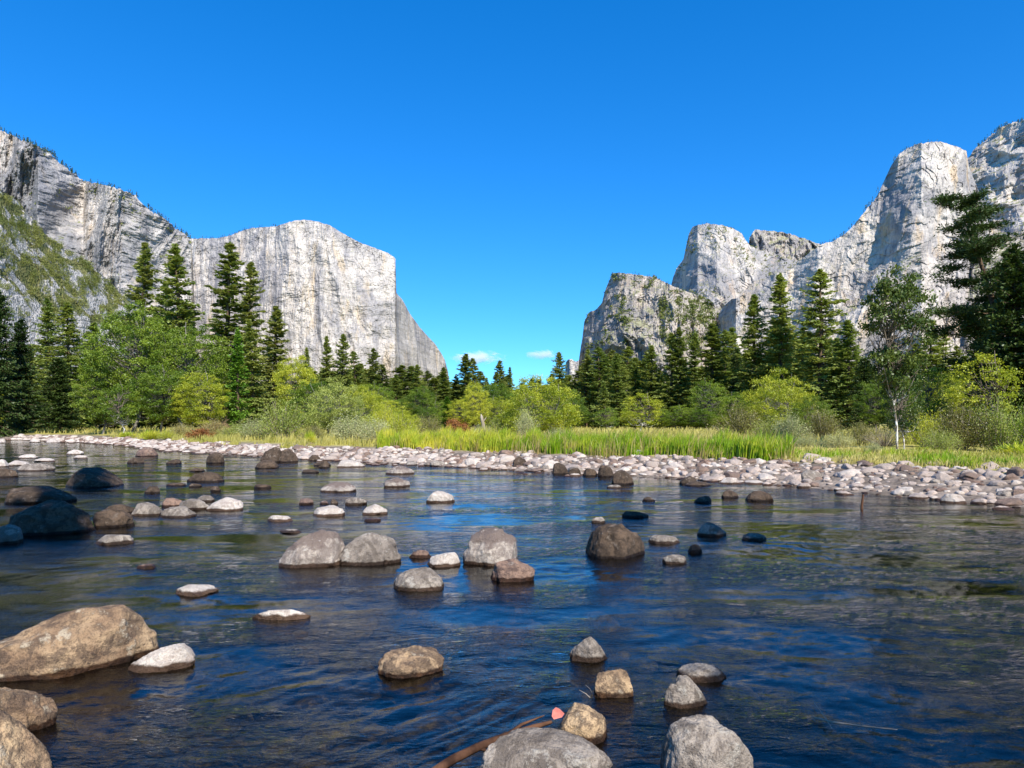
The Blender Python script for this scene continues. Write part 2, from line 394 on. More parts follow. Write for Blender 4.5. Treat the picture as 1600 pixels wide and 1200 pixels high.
def cliff(name, sky, D, base, step, rows, mat, setback=.25, amp=60, L=110, stretch=3.2, seed=0, jag=1.5, back=900, gamma=1.0, shear=0., fine=1.0, ext=None, mida=.10, bk=.14, joint=1.):
    px = np.arange(sky[0][0], sky[-1][0] + step, step)
    sk = I(sky)(px); n1 = np.stack([px * .11, px * 0, px * 0 + seed], -1)
    sk = sk + jag * fbm(n1, 4, seed, .65) * np.clip((base - sk) / 60, 0, 1)
    D0 = I(D)(px) if isinstance(D, list) else np.full(px.shape, float(D))
    t = np.linspace(0, 1, rows)
    PX = np.repeat(px[None, :], rows, 0); T = np.repeat(t[:, None], len(px), 1)
    PY = base + T * (sk[None, :] - base)
    Xf = (PX - 800) / F * D0[None, :]; Zf = CH + (HZ - PY) / F * D0[None, :]
    hgt = (base - sk)[None, :] / F * D0[None, :]
    u = (Xf + shear * Zf).ravel(); w = Zf.ravel(); dd = np.repeat(D0[None, :], rows, 0).ravel() * .3
    Q = np.stack([u / L, w / (L * stretch), dd / L], -1)
    wr = fbm(Q * .7, 3, seed + 50)
    Q = Q + wr[:, None] * np.array([[.55, .35, 0]])
    big = ridged(Q, 3, seed + 1, .5)
    Q2 = np.stack([u / (L * .22), w / (L * .22 * stretch * 1.6), dd / L], -1) + wr[:, None] * .8
    mid = ridged(Q2, 3, seed + 7, .55)
    Q3 = np.stack([u / 22., w / 26., dd / L], -1)
    fn = fbm(Q3, 4, seed + 13, .6)
    blocks = np.floor(3 * fbm(np.stack([u / (L * .5), w / (L * .45), dd / L], -1), 3, seed + 17)) / 3
    jn = fbm(np.stack([u / 55. + .4 * wr, w / 420., dd / L], -1), 3, seed + 29); jn = np.floor(jn * 5) / 5
    lg = fbm(np.stack([u / 160., w / 45. + .5 * wr, dd / L], -1), 3, seed + 33); lg = np.floor(lg * 4) / 4
    rel = -(12 * joint * jn + 6 * joint * lg) - (amp * .55 * big + amp * mida * mid + fine * amp * .07 * fn + amp * bk * blocks)
    rel = rel.reshape(PX.shape) * (.35 + .65 * np.clip(hgt / 150, 0, 1)) 
    Y = D0[None, :] + setback * hgt * T ** gamma + rel + (ext(PX, PY) if ext else 0)
    X = (PX - 800) / F * Y; Z = CH + (HZ - PY) / F * Y
    Xs, Ys, Zs = [X], [Y], [Z]
    for k, b in enumerate((.03, .1, .25, .5, 1.)):
        Yb = Y[-1] + back * b; Xs.append(((px - 800) / F * Yb)[None]); Ys.append(Yb[None]); Zs.append((Z[-1] * (1 - .25 * b) )[None])
    Yb = Y[-1] + back * 1.15; Xs.append(((px - 800) / F * Yb)[None]); Ys.append(Yb[None]); Zs.append((Z[-1] * 0 + 1)[None])
    X2 = np.concatenate(Xs); Y2 = np.concatenate(Ys); Z2 = np.concatenate(Zs)
    o = link(name, new_mesh(name, np.stack([X2.ravel(), Y2.ravel(), Z2.ravel()], -1), grid_faces(*X2.shape), None, mat, False))
    tag(o, kind='structure')
    return dict(px=px, sk=sk, X=X, Y=Y, Z=Z, PX=PX, PY=PY, T=T, D=D0)

mc1 = cliff_mat('weathered_granite', light=(.62, .565, .51), dark=(.20, .20, .215), tan=(.46, .37, .27), tan_amt=.6, dark_lo=.44, sc=1.1, veg=.86, vegcol=(.10, .11, .05), stain=.7)
mc2 = cliff_mat('pale_granite_wall', light=(.62, .565, .505), dark=(.26, .25, .26), tan=(.55, .44, .31), tan_amt=.75, dark_lo=.47, sc=.9, veg=.8, vegcol=(.16, .17, .10), stain=.85, finew=.35)
mc3 = cliff_mat('scrubby_granite', light=(.53, .465, .41), dark=(.20, .195, .205), tan=(.40, .31, .22), tan_amt=.6, sc=1.1, veg=.66, vegcol=(.17, .165, .10))
mc4 = cliff_mat('streaked_granite', light=(.63, .57, .505), dark=(.22, .215, .23), tan=(.58, .44, .29), tan_amt=.85, dark_lo=.46, finew=.35, sc=1.1, veg=.74, vegcol=(.11, .12, .05))
EC = [(285, 374), (300, 373), (340, 372), (360, 368), (380, 360), (395, 356), (430, 354), (445, 349), (460, 344.5), (475, 343), (495, 346), (515, 352), (535, 364), (560, 378), (585, 387), (605, 395), (615, 401), (618, 405), (619.3, 458), (628, 467), (640, 489), (655, 510), (668, 525), (680, 537), (688, 550), (695, 562), (700, 580), (704, 610), (708, 655)]
c_el = cliff('el_cliff_monolith'.replace('el_', 'pale_'), EC, [(285, 3050), (340, 2960), (400, 2900), (440, 2790), (500, 2760), (560, 2800), (616, 2870), (619, 2885), (625, 2960), (708, 3900)], 664, .62, 420, mc2, .18, 62, 230, 3.2, 3, .8, 1500, 1.3, fine=.9, mida=.13, bk=.10)
LR = [(-500, 40), (-300, 90), (-120, 160), (-60, 182), (0, 203), (10, 207), (30, 217), (50, 225), (75, 236), (95, 256), (105, 262), (120, 275), (135, 285), (150, 287), (180, 293), (200, 300), (212, 305), (220, 315), (228, 325), (245, 335), (260, 343), (275, 357), (290, 368), (299, 376), (301, 400), (306, 520), (312, 655)]
c_lr = cliff('cliff_ridge', LR, [(-500, 1500), (0, 1900), (60, 1860), (130, 2000), (190, 1900), (250, 2050), (300, 2150), (312, 2250)], 664, .9, 400, mc1, .28, 150, 240, 2.6, 9, 2.6, 900, 1.1, shear=-.10, fine=.8, mida=.16, bk=.05)
R2b = [(1150, 470), (1168, 400), (1171, 372), (1180, 359), (1200, 360), (1230, 364), (1250, 370), (1270, 378), (1290, 386), (1330, 400), (1400, 470), (1430, 660)]
cliff('far_summit', R2b, 3600, 664, 1.0, 160, mc3, .9, 120, 120, 1.2, 15, 2.0)
R2 = [(1040, 655), (1046, 560), (1048, 448), (1052, 432), (1057, 420), (1064, 410), (1068, 404), (1072, 385), (1076, 366), (1082, 355), (1092, 351), (1110, 349.5), (1130, 352), (1148, 358), (1158, 364), (1166, 376), (1172, 384), (1190, 392), (1220, 402), (1260, 410), (1300, 440), (1340, 655)]
c_r2 = cliff('cathedral_dome'.replace('cathedral', 'granite'), R2, [(1040, 3350), (1066, 3200), (1072, 2960), (1090, 2830), (1120, 2760), (1200, 2780), (1300, 2700)], 664, .7, 420, cliff_mat('dome_granite', light=(.58, .53, .475), dark=(.20, .20, .215), tan=(.54, .40, .28), tan_amt=.5, finew=.35, sc=1., veg=.74, vegcol=(.13, .13, .07)), .75, 95, 210, 1.6, 23, 1.3, 900, 1.5, mida=.07, fine=.8, joint=.4)
R4 = [(1470, 655), (1490, 330), (1500, 262), (1513, 246), (1522, 234), (1540, 218), (1560, 203), (1580, 191), (1600, 187), (1660, 172), (1760, 130), (1900, 110), (2150, 90), (2160, 655)]
c_r4 = cliff('high_cliff', R4, [(1470, 2300), (1600, 2050), (2160, 1500)], 664, 1., 360, mc4, .55, 110, 140, 1.8, 31, 2.5, 900, 1.2)
R3 = [(1112, 655), (1116, 530), (1121, 497), (1127, 482), (1142, 469), (1155, 464), (1170, 446), (1185, 437), (1215, 427), (1238, 421), (1245, 411), (1256, 402), (1268, 392), (1285, 382), (1300, 377), (1320, 366), (1340, 345), (1360, 320), (1374, 300), (1384, 276), (1394, 256), (1404, 242), (1418, 231), (1440, 223), (1462, 221), (1480, 224), (1498, 230), (1510, 236), (1512, 252), (1514, 262), (1530, 300), (1560, 400), (1640, 655)]
c_r3 = cliff('cliff_buttress', R3, [(1112, 2250), (1150, 2060), (1240, 1980), (1275, 1900), (1330, 1840), (1390, 1770), (1440, 1690), (1505, 1720), (1560, 1900), (1640, 2050)], 664, .72, 460, mc4, .35, 78, 200, 2.4, 41, 1.6, 800, 1.4, shear=-.10, mida=.07, fine=.9, joint=.45)
R1 = [(896, 658), (902, 600), (905, 560), (910, 528), (913, 502), (920, 488), (932, 483), (941, 472), (945, 455), (952, 438), (958, 427), (970, 425.5), (985, 428), (1000, 430), (1020, 432), (1035, 438), (1050, 447), (1080, 457), (1098, 466), (1130, 482), (1150, 505), (1170, 560), (1190, 655)]
c_r1 = cliff('scrubby_cliff', R1, [(896, 2700), (912, 2480), (945, 2260), (975, 2150), (1050, 2080), (1120, 2140), (1190, 2300)], 664, .6, 420, mc3, .62, 105, 130, 1.9, 53, 1.6, 800, 1.6)
cliff('distant_cliff', [(878, 655), (882, 600), (884, 566), (888, 561), (893, 561), (900, 565), (908, 560), (930, 575), (940, 655)], [(878, 9500), (890, 9000), (940, 9600)], 664, .6, 90, mc2, .1, 300, 500, 4, 61, .8)
HS = [(-600, -120), (-300, 60), (-120, 190), (0, 297), (28, 314), (58, 352), (80, 375), (100, 386), (130, 405), (160, 430), (188, 457), (215, 490), (250, 545), (290, 600), (340, 655)]
n = N('talus_slope')
bf = n.noise(n.pos((.03, .03, .05)), 1, 5, .65, .6)
st = n.voro(n.pos(), .55, out=1); sv = n.node('ShaderNodeSeparateColor', {0: st}).outputs[0]
cc = n.mix(sv, (.24, .23, .22), (.47, .45, .43))
vv = n.mix(n.ramp(n.noise(n.pos(), .25, 4, .7), .4, .6), (.085, .10, .035), (.16, .155, .06))
hz = n.node('ShaderNodeSeparateXYZ', {0: n.pos()}).outputs[2]
low = n.ramp(n.math('ADD', hz, n.math('MULTIPLY', n.math('SUBTRACT', bf, .5), 90.)), 86., 96.)
brush = n.math('MULTIPLY', low, n.ramp(bf, .45, .51))
cc = n.mix(brush, cc, vv)
m_tal = n.end(n.bsdf(cc, .95, n.bump(n.voro(n.pos(), .55), 1., 1.2), .05))
c_hs = cliff('hillside', HS, [(-600, 200), (0, 330), (200, 520), (340, 800)], 664, 1.4, 240, m_tal, 1.35, 11, 60, .8, 71, 5, 300)
cliff('forested_hills', [(-900, 560), (-300, 600), (200, 630), (560, 640), (640, 636), (700, 640), (760, 634), (820, 641), (880, 632), (950, 640), (1300, 620), (1900, 590), (2500, 560)], 1300, 664, 6., 40, m_tal if False else leaf_mat('forest_cover', (.05, .085, .025), (.12, .15, .04), .02, .0), 2.2, 60, 150, 1, 91, 3, 900)
cliff('wooded_hillside', [(1480, 655), (1520, 420), (1550, 378), (1572, 366), (1590, 368), (1640, 340), (1800, 280), (2000, 240), (2200, 655)], 900, 664, 2., 140, mc3, 1.1, 50, 80, 1, 81, 4, 300)

def leaf_quads(C, a, L, W, rg, b=None):
    k = len(C)
    if b is None: b = rg.normal(size=(k, 3))
    a = a / (np.linalg.norm(a, axis=1)[:, None] + 1e-9)
    b = b - (b * a).sum(1)[:, None] * a; b /= np.linalg.norm(b, axis=1)[:, None] + 1e-9
    L = np.broadcast_to(L, (k,))[:, None]; W = np.broadcast_to(W, (k,))[:, None]
    V = np.stack([C - a * L / 2, C + b * W / 2 + a * L * .08, C + a * L / 2, C - b * W / 2 + a * L * .08], 1).reshape(-1, 3)
    return V, np.arange(4 * k).reshape(k, 4)

def unit(rg, k):
    d = rg.normal(size=(k, 3)); return d / np.linalg.norm(d, axis=1)[:, None]

def blobs(name, C, size, per, mat, kind='stuff', flat=.75, leaf=.42, tree=False, label=None, cat=None):
    """many small bushes or far trees of tiny leaf faces"""
    rg = np.random.default_rng(len(C))
    k = len(C); s = np.repeat(size, per)
    d = unit(rg, k * per); r = rg.uniform(.45, 1, (k * per, 1))
    if tree:
        h = rg.uniform(0, 1, k * per) ** 1.4
        off = np.stack([d[:, 0] * (1 - h) * .22, d[:, 1] * (1 - h) * .22, h], -1) * s[:, None]
    else:
        off = d * r * s[:, None] * np.array([[.6, .6, flat * .5]]); off[:, 2] += s * .2
    V, Q = leaf_quads(np.repeat(C, per, 0) + off, unit(rg, k * per), s * leaf, s * leaf * .6, rg)
    o = link(name, new_mesh(name, V, Q, None, mat)); tag(o, label, cat, kind=kind); return o

def pick(c, k, cond, seed):
    rg = np.random.default_rng(seed)
    P = np.stack([c['X'], c['Y'], c['Z']], -1)
    m = cond(c)
    idx = np.argwhere(m)
    idx = idx[rg.choice(len(idx), min(k, len(idx)), replace=False)]
    return P[idx[:, 0], idx[:, 1]]

def nmask(c, s, th, seed):
    P = np.stack([c['PX'].ravel() / s, c['PY'].ravel() / s, c['PX'].ravel() * 0], -1)
    return (fbm(P, 4, seed, .6) > th).reshape(c['PX'].shape)

C = pick(c_hs, 8500, lambda c: nmask(c, 22, .0, 5) & (c['PX'] > -200) & (c['Z'] + 40 * (nmask(c, 30, .05, 6) - .5) > 90), 1)
blobs('hillside_brush', C, np.random.default_rng(1).uniform(1.1, 3.4, len(C)) * (C[:, 1] / 400), 24, M['chap'], leaf=.2)
C = pick(c_r1, 1500, lambda c: (c['PY'] < 545) & (((c['PX'] > 1030) & (c['PY'] > 455) & nmask(c, 28, -.15, 7)) | nmask(c, 20, .42, 8)), 2)
blobs('cliff_scrub', C, np.random.default_rng(2).uniform(7, 17, len(C)), 12, M['chap'])
C = pick(c_r2, 900, lambda c: ((c['T'] > .86) | ((c['PX'] > 1060) & (c['PX'] < 1140) & (c['PY'] > 450))) & nmask(c, 22, -.05, 9), 3)
blobs('dome_scrub', C, np.random.default_rng(3).uniform(8, 18, len(C)), 12, M['chap'])
C = pick(c_lr, 600, lambda c: (((c['T'] > .80) | (c['PX'] < 60)) & nmask(c, 26, .15, 10)), 4)
blobs('ridge_scrub', C, np.random.default_rng(4).uniform(6, 14, len(C)), 12, M['chap'])

def rim(c, lo, hi, k, size, seed, name):
    rg = np.random.default_rng(seed)
    j = rg.uniform(lo, hi, k); i = np.clip(((j - c['px'][0]) / (c['px'][1] - c['px'][0])).astype(int), 0, len(c['px']) - 1)
    f = fbm(np.stack([j / 14, j * 0, j * 0], -1), 2, seed)
    i = i[f > -.12]
    back = rg.uniform(0, 25, len(i)); s = rg.uniform(.4, 1, len(i)) * size
    P = np.stack([c['X'][-1][i], c['Y'][-1][i] + back, c['Z'][-1][i] - size * .12], -1)
    blobs(name, P, s, 16, M['rimleaf'], tree=True, leaf=.24)
rim(c_lr, -60, 300, 420, 17, 1, 'ridge_top_forest')
rim(c_el, 288, 440, 150, 19, 2, 'rim_forest')
rim(c_el, 470, 612, 60, 9, 3, 'sparse_rim_forest')
rim(c_r1, 946, 1100, 110, 15, 4, 'scrubby_cliff_forest')
rim(c_r2, 1078, 1165, 80, 14, 5, 'dome_top_forest')
rim(c_r3, 1250, 1380, 110, 12, 6, 'buttress_forest')
rim(c_r3, 1400, 1510, 60, 10, 7, 'buttress_top_forest')
rim(c_r4, 1515, 1700, 170, 18, 8, 'high_cliff_forest')

# ------------------------------------------------------------------ clouds, far beyond the mountains
def cloud(px, py, wpx, hpx, seed, label):
    D = 14000; V, T = ICO[3]
    w = wpx / F * D / 2; h = hpx / F * D / 2
    V = V * np.array([[w, w * .55, h]]) * (1 + .35 * fbm(V * 1.6, 3, seed))[:, None]
    n = N('cloud_vapour')
    f = n.noise(n.pos((.0024, .0024, .0065), obj=True), 1, 6, .65, .8)
    g = n.node('ShaderNodeTexCoord').outputs['Object']
    q = n.node('ShaderNodeVectorMath', {0: g, 1: (1 / w, 1 / (w * .55), 1 / h)}, operation='MULTIPLY').outputs[0]
    ln = n.node('ShaderNodeVectorMath', {0: q}, operation='LENGTH').outputs['Value']
    dens = n.math('MULTIPLY', n.ramp(n.math('SUBTRACT', f, n.math('MULTIPLY', ln, .34)), .20, .46), .006)
    vs = n.node('ShaderNodeVolumePrincipled', {'Color': (1, 1, 1), 'Density': dens, 'Anisotropy': -.05})
    m = n.end(vs.outputs[0], 'Volume')
    o = link('cloud', new_mesh('cloud', V, None, T, m, True), loc=((px - 800) / F * D, D, CH + (HZ - py) / F * D))
    tag(o, label, 'cloud', 'clouds low over the valley')
cloud(747, 558, 92, 26, 1, 'thin white cloud wisp low in the sky beside the pale cliff')
cloud(850, 553, 62, 17, 2, 'small white cloud wisp low in the sky beside the scrubby cliff')

# ------------------------------------------------------------------ rocks
def rock_shape(sub, seed, angular=.0, amp=.26, prof=None, plump=.8):
    V, T = ICO[sub]; rg = np.random.default_rng(seed)
    angular = min(1, angular + .2)
    r = 1 + amp * fbm(V * .9, 2, seed) + amp * .35 * fbm(V * 2.2, 3, seed + 5) + .012 * fbm(V * 9, 2, seed + 9)
    P = V * r[:, None]
    for _ in range(int(3 + angular * 9)):
        nrm = unit(rg, 1)[0]; nrm[2] = abs(nrm[2]) * .8
        nrm /= np.linalg.norm(nrm); lim = rg.uniform(.80 - .24 * angular, .97 - .1 * angular)
        d = P @ nrm; ex = np.maximum(0, d - lim)
        P = P - (ex * (.72 + .2 * angular))[:, None] * nrm
    P = P + (V * (.03 * angular * fbm(V * 5, 3, seed + 3))[:, None])
    if prof is not None:
        s = np.interp(P[:, 0], [p[0] for p in prof], [p[1] for p in prof])
        P[:, 2] = np.where(P[:, 2] > 0, P[:, 2] * s, P[:, 2])
    up = P[:, 2] > 0
    P[:, 2] = np.where(up, np.abs(P[:, 2]) ** plump, P[:, 2])
    if sub >= 4: P = P + V * (.022 * fbm(V * 4.5, 4, seed + 21, .6) + .03 * angular * ridged(V * 2.4, 3, seed + 22))[:, None]
    ext = np.abs(P).max(0); P[:, :2] /= ext[:2]; P[:, 2] /= max(P[:, 2].max(), .2)
    P[:, 2] = np.maximum(P[:, 2], -1.0)
    return P, T
VAR = {}
def rock_mesh(k, sub, ang, mat):
    key = (k, sub, ang, mat)
    if key not in VAR:
        P, T = rock_shape(sub, 100 + k * 7 + int(ang * 50), ang)
        VAR[key] = new_mesh('rock', P, None, T, M[mat], True)
    return VAR[key]

LAND = []
def river_rock(px, base, top, w, mat, ang=.2, seed=0, prof=None, rot=None, label=None, depth=.75, name='river_rock', sub=4, tilt=0., group='rocks standing in the river', lift=0., plump=.8):
    """px, base (waterline row), top row and width w as seen; returns the rock set at its own distance"""
    Y = CH * F / (base - HZ)
    rx = w * Y / F / 2; ry = rx * depth
    Yc = Y + ry * .85
    rx = w * Yc / F / 2
    Zt = max((CH - (top - HZ) * Yc / F) * .95, .03)
    if prof is not None or w > 60:
        P, T = rock_shape(5 if w > 60 else sub, seed + 500, ang, prof=prof, plump=plump)
        me = new_mesh(name, P, None, T, M[mat], True)
    else:
        me = rock_mesh(seed % 9, sub, round(ang, 1), mat)
    o = link(name, me, loc=((px - 800) / F * Yc, Yc, -.01 + lift))
    o.scale = (rx, ry, Zt + .01)
    o.rotation_euler = (0, tilt, (rot if rot is not None else 0))
    zc = -min(.35, max(.06, Zt * .5))
    tag(o, label, 'rock', group)
    LAND.append((px, base, o)); return o

RR = [
 # px, base, top, w, mat, ang, label   (big ones first)
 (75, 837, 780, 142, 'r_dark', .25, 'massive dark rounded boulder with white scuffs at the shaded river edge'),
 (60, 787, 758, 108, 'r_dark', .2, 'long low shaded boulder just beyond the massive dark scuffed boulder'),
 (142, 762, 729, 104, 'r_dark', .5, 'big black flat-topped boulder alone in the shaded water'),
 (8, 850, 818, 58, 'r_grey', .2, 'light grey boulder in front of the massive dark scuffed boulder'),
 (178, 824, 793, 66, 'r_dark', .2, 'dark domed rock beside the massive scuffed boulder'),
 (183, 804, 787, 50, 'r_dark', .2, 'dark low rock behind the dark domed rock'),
 (232, 806, 784, 52, 'r_grey', .3, 'blue-grey rock at the shaded end of the bunched rocks'),
 (278, 809, 790, 66, 'r_grey', .2, 'smooth brown-grey rock at the front of the bunched rocks'),
 (268, 792, 777, 36, 'r_brown', .2, 'small brown rock at the back of the bunched rocks'),
 (300, 797, 778, 52, 'r_grey', .3, 'white-scuffed grey rock in the middle of the bunched rocks'),
 (320, 784, 773, 30, 'r_grey', .2, 'small grey rock peeping behind the bunched rocks'),
 (352, 798, 776, 58, 'r_pale', .4, 'bright sunlit cream rock at the end of the bunched rocks'),
 (180, 851, 834, 60, 'r_grey', .1, 'lone speckled oval rock with a wet rim'),
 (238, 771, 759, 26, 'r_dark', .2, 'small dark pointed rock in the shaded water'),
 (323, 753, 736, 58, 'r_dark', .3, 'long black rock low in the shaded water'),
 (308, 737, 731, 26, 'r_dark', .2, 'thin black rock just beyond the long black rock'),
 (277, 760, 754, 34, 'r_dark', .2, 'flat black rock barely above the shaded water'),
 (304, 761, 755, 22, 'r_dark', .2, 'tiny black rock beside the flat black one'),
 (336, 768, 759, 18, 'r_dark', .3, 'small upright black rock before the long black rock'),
 (335, 724, 706, 30, 'r_dark', .6, 'dark block-shaped rock near the cobble point'),
 (230, 713, 698, 36, 'r_brown', .2, 'round brown boulder on the edge of the cobble point'),
 (273, 725, 717, 24, 'r_dark', .2, 'small dark rock off the cobble point'),
 (212, 724, 714, 28, 'r_dark', .2, 'dark flat rock below the round brown boulder'),
 (52, 736, 723, 58, 'r_grey', .2, 'wide light grey rock in calm water by the shaded bank'),
 (28, 728, 719, 36, 'r_pale', .2, 'pale rock behind the wide light grey rock'),
 (0, 730, 717, 28, 'r_pale', .2, 'pale rounded rock cut by the picture edge'),
 (8, 746, 731, 38, 'r_dark', .2, 'dark rock below the pale rounded edge rock'),
 (70, 721, 715, 34, 'r_pale', .1, 'thin pale flat rock in calm shaded water'),
 (44, 716, 709, 28, 'r_pale', .1, 'cream flat rock beyond the thin pale flat rock'),
 (118, 710, 702, 26, 'r_pale', .1, 'small sunny rock off the tip of the cobble point'),
 (126, 716, 711, 22, 'r_pale', .1, 'sunny flat rock just below the small sunny rock'),
 (55, 691, 687, 16, 'r_pale', .1, 'tiny white rock below the dark forest'),
 (84, 692, 686, 20, 'r_pale', .1, 'small white rock below the dark forest near the point'),
 (3, 692, 685, 12, 'r_pale', .1, 'tiny pale rock below the darkest conifers'),
 (230, 889, 881, 32, 'r_brown', .2, 'half sunken brown rock with a white tip'),
 (304, 931, 913, 68, 'r_pale', .2, 'sunken reddish rock with a flat white top'),
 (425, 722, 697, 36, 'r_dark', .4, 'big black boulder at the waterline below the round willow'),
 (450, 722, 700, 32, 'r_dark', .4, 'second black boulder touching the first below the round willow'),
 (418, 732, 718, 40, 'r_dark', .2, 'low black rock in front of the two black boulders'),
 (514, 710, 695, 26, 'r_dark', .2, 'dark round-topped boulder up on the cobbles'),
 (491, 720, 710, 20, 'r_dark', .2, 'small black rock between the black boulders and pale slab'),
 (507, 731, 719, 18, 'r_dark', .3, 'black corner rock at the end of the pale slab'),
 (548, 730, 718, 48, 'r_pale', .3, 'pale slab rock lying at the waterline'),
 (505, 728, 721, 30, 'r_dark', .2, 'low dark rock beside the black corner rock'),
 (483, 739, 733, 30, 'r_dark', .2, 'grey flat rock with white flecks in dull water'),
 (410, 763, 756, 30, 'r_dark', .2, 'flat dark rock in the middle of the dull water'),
 (527, 769, 752, 60, 'r_cap', .2, 'domed pink-grey rock in midstream'),
 (621, 761, 745, 44, 'r_cap', .3, 'dark-capped pale rock in midstream'),
 (624, 741, 727, 50, 'r_cap', .5, 'blocky brown-topped rock near the waterline'),
 (688, 785, 766, 46, 'r_pale', .1, 'smooth pale domed rock alone in blue water'),
 (512, 807, 789, 58, 'r_pale', .4, 'wedge-shaped white rock lit by the sun'),
 (584, 804, 787, 46, 'r_pale', .4, 'pointed pale rock beside the white wedge rock'),
 (582, 815, 810, 26, 'r_brown', .1, 'flat sliver of rock below the pointed pale rock'),
 (438, 815, 804, 42, 'r_pale', .1, 'flat cream rock alone in olive water'),
 (455, 833, 826, 38, 'r_grey', .1, 'barely showing grey rock below the flat cream rock'),
 (477, 788, 778, 28, 'r_brown', .3, 'small brown rock behind the white wedge rock'),
 (507, 788, 782, 16, 'r_brown', .2, 'tiny brown rock beside the small brown rock'),
 (522, 789, 779, 14, 'r_dark', .3, 'tiny dark upright rock behind the white wedge rock'),
 (553, 789, 776, 40, 'r_grey', .3, 'dark and white rock behind the pointed pale rock'),
 (657, 872, 858, 36, 'r_brown', .3, 'small brown rock between the leaning boulders and the round one'),
 (697, 886, 862, 64, 'r_pale', .1, 'smooth white rock beside the round dark-capped boulder'),
 (936, 817, 807, 24, 'r_grey', .2, 'small grey rock behind the great brown dome'),
 (992, 809, 798, 46, 'r_dark', .5, 'low dark blocky rock beyond the great brown dome'),
 (1037, 850, 835, 52, 'r_grey', .2, 'low grey rock beside the great brown dome'),
 (1113, 838, 814, 48, 'r_grey', .5, 'faceted white-veined rock in dark water'),
 (1179, 845, 832, 40, 'r_grey', .1, 'oval grey rock past the faceted white-veined rock'),
 (1054, 882, 866, 40, 'r_grey', .4, 'small pale-topped rock in front of the low grey rock'),
 (1086, 864, 850, 26, 'r_dark', .4, 'small black rock below the faceted white-veined rock'),
 (812, 733, 712, 28, 'r_dark', .6, 'dark block-shaped boulder at the waterline below the yellow willow'),
 (875, 741, 722, 28, 'r_dark', .3, 'black pyramid rock at the waterline below bright sedge'),
 (899, 743, 730, 22, 'r_dark', .2, 'small black rock beside the black pyramid rock'),
 (921, 744, 731, 24, 'r_dark', .2, 'dark brown rock between two black rocks at the waterline'),
 (946, 745, 726, 27, 'r_dark', .2, 'black domed rock at the waterline below bright sedge'),
 (972, 757, 733, 38, 'r_dark', .4, 'blue-black peaked rock standing off the waterline'),
 (998, 740, 725, 24, 'r_grey', .3, 'dark-topped grey rock at the waterline'),
 (1076, 757, 743, 28, 'r_dark', .2, 'blue-black rock in the shallows below the brown boulder'),
 (1090, 760, 752, 44, 'r_dark', .2, 'flat black rock in the shallows below the brown boulder'),
 (1100, 742, 716, 38, 'r_brown', .3, 'large red-brown boulder on the cobble bar'),
 (1144, 742, 721, 32, 'r_brown', .2, 'pink-brown boulder next to the large red-brown one'),
 (961, 763, 757, 26, 'r_grey', .2, 'small grey rock off the blue-black peaked rock'),
 (1014, 783, 776, 22, 'r_dark', .3, 'tiny black rock breaking the dark ripples'),
 (1098, 786, 774, 30, 'r_dark', .4, 'black slanted rock in the dark ripples'),
 (1140, 778, 765, 30, 'r_dark', .4, 'black humped rock beside the slanted black rock'),
 (1186, 783, 766, 48, 'r_dark', .2, 'wide dark grey rock farther along the dark ripples'),
 (1140, 756, 745, 32, 'r_pale', .1, 'pale domed rock in the shallows off the bar'),
 (1264, 758, 732, 48, 'r_grey', .3, 'big two-toned rock at the edge of the bar'),
 (1320, 762, 745, 40, 'r_pale', .2, 'pale rock at the edge of the bar past the two-toned rock'),
 (1445, 764, 744, 42, 'r_grey', .1, 'large smooth grey-brown rock on the bar'),
 (1515, 779, 760, 42, 'r_grey', .1, 'rounded grey rock at the waterline near the flat white slab'),
 (1490, 786, 770, 40, 'r_pale', .1, 'pale domed rock in the shallows near the flat white slab'),
 (1572, 778, 768, 84, 'r_pale', .3, 'flat white slab at the waterline'),
 (1566, 769, 750, 50, 'r_grey', .2, 'big dark-topped rock behind the flat white slab'),
 (640, 1059, 1011, 108, 'r_gold', .15, 'lens-shaped mottled rock alone in blue water'),
 (657, 923, 885, 98, 'r_grey', .6, 'angular grey rock with a pointed front corner'),
]
for i, r in enumerate(RR):
    river_rock(*r[:6], seed=i, label=r[6])
# hand-shaped large boulders: outline given along their length
river_rock(492, 886, 828, 108, 'r_cap', .35, 201, prof=[(-1, .45), (-.6, .6), (-.1, .8), (.35, 1.05), (.75, 1.1), (1, 1.)], rot=.5, tilt=-.16, plump=.7, label='leaning boulder with a reddish top, first of the touching pair', depth=.7)
river_rock(574, 883, 832, 106, 'r_grey', .5, 202, prof=[(-1, .4), (-.5, .65), (0, .9), (.4, 1.05), (.8, 1.05), (1, 1.)], rot=.45, tilt=-.2, plump=.7, label='leaning pale wedge boulder touching the reddish-topped boulder', depth=.65)
river_rock(769, 884, 822, 92, 'r_cap', .2, 203, label='round boulder with a dark cap and pale foot beside the smooth white rock', depth=.8)
river_rock(798, 908, 872, 76, 'r_brown', .2, 204, label='low brown boulder leaning against the round dark-capped boulder', depth=.7)
river_rock(958, 873, 814, 106, 'r_dark', .05, 205, label='great smooth brown dome alone in dark blue water', depth=.9)
river_rock(922, 1036, 992, 68, 'r_grey', .7, 206, prof=[(-1, .4), (-.4, .75), (0, 1.15), (.5, 1.1), (1, .6)], label='three-cornered grey rock, farthest of the small near group')
river_rock(955, 1092, 1043, 70, 'r_gold', .6, 207, label='golden-grey faceted rock behind the yellow egg-shaped rock')
river_rock(911, 1162, 1097, 90, 'r_gold', .1, 208, label='yellow egg-shaped rock with a wet dark foot', depth=.8, prof=[(-1, .8), (-.3, 1.05), (.4, 1.), (1, .7)])
river_rock(845, 1236, 1147, 222, 'r_grey', .3, 209, label='big flat grey boulder at the very bottom beside the driftwood', depth=.6)
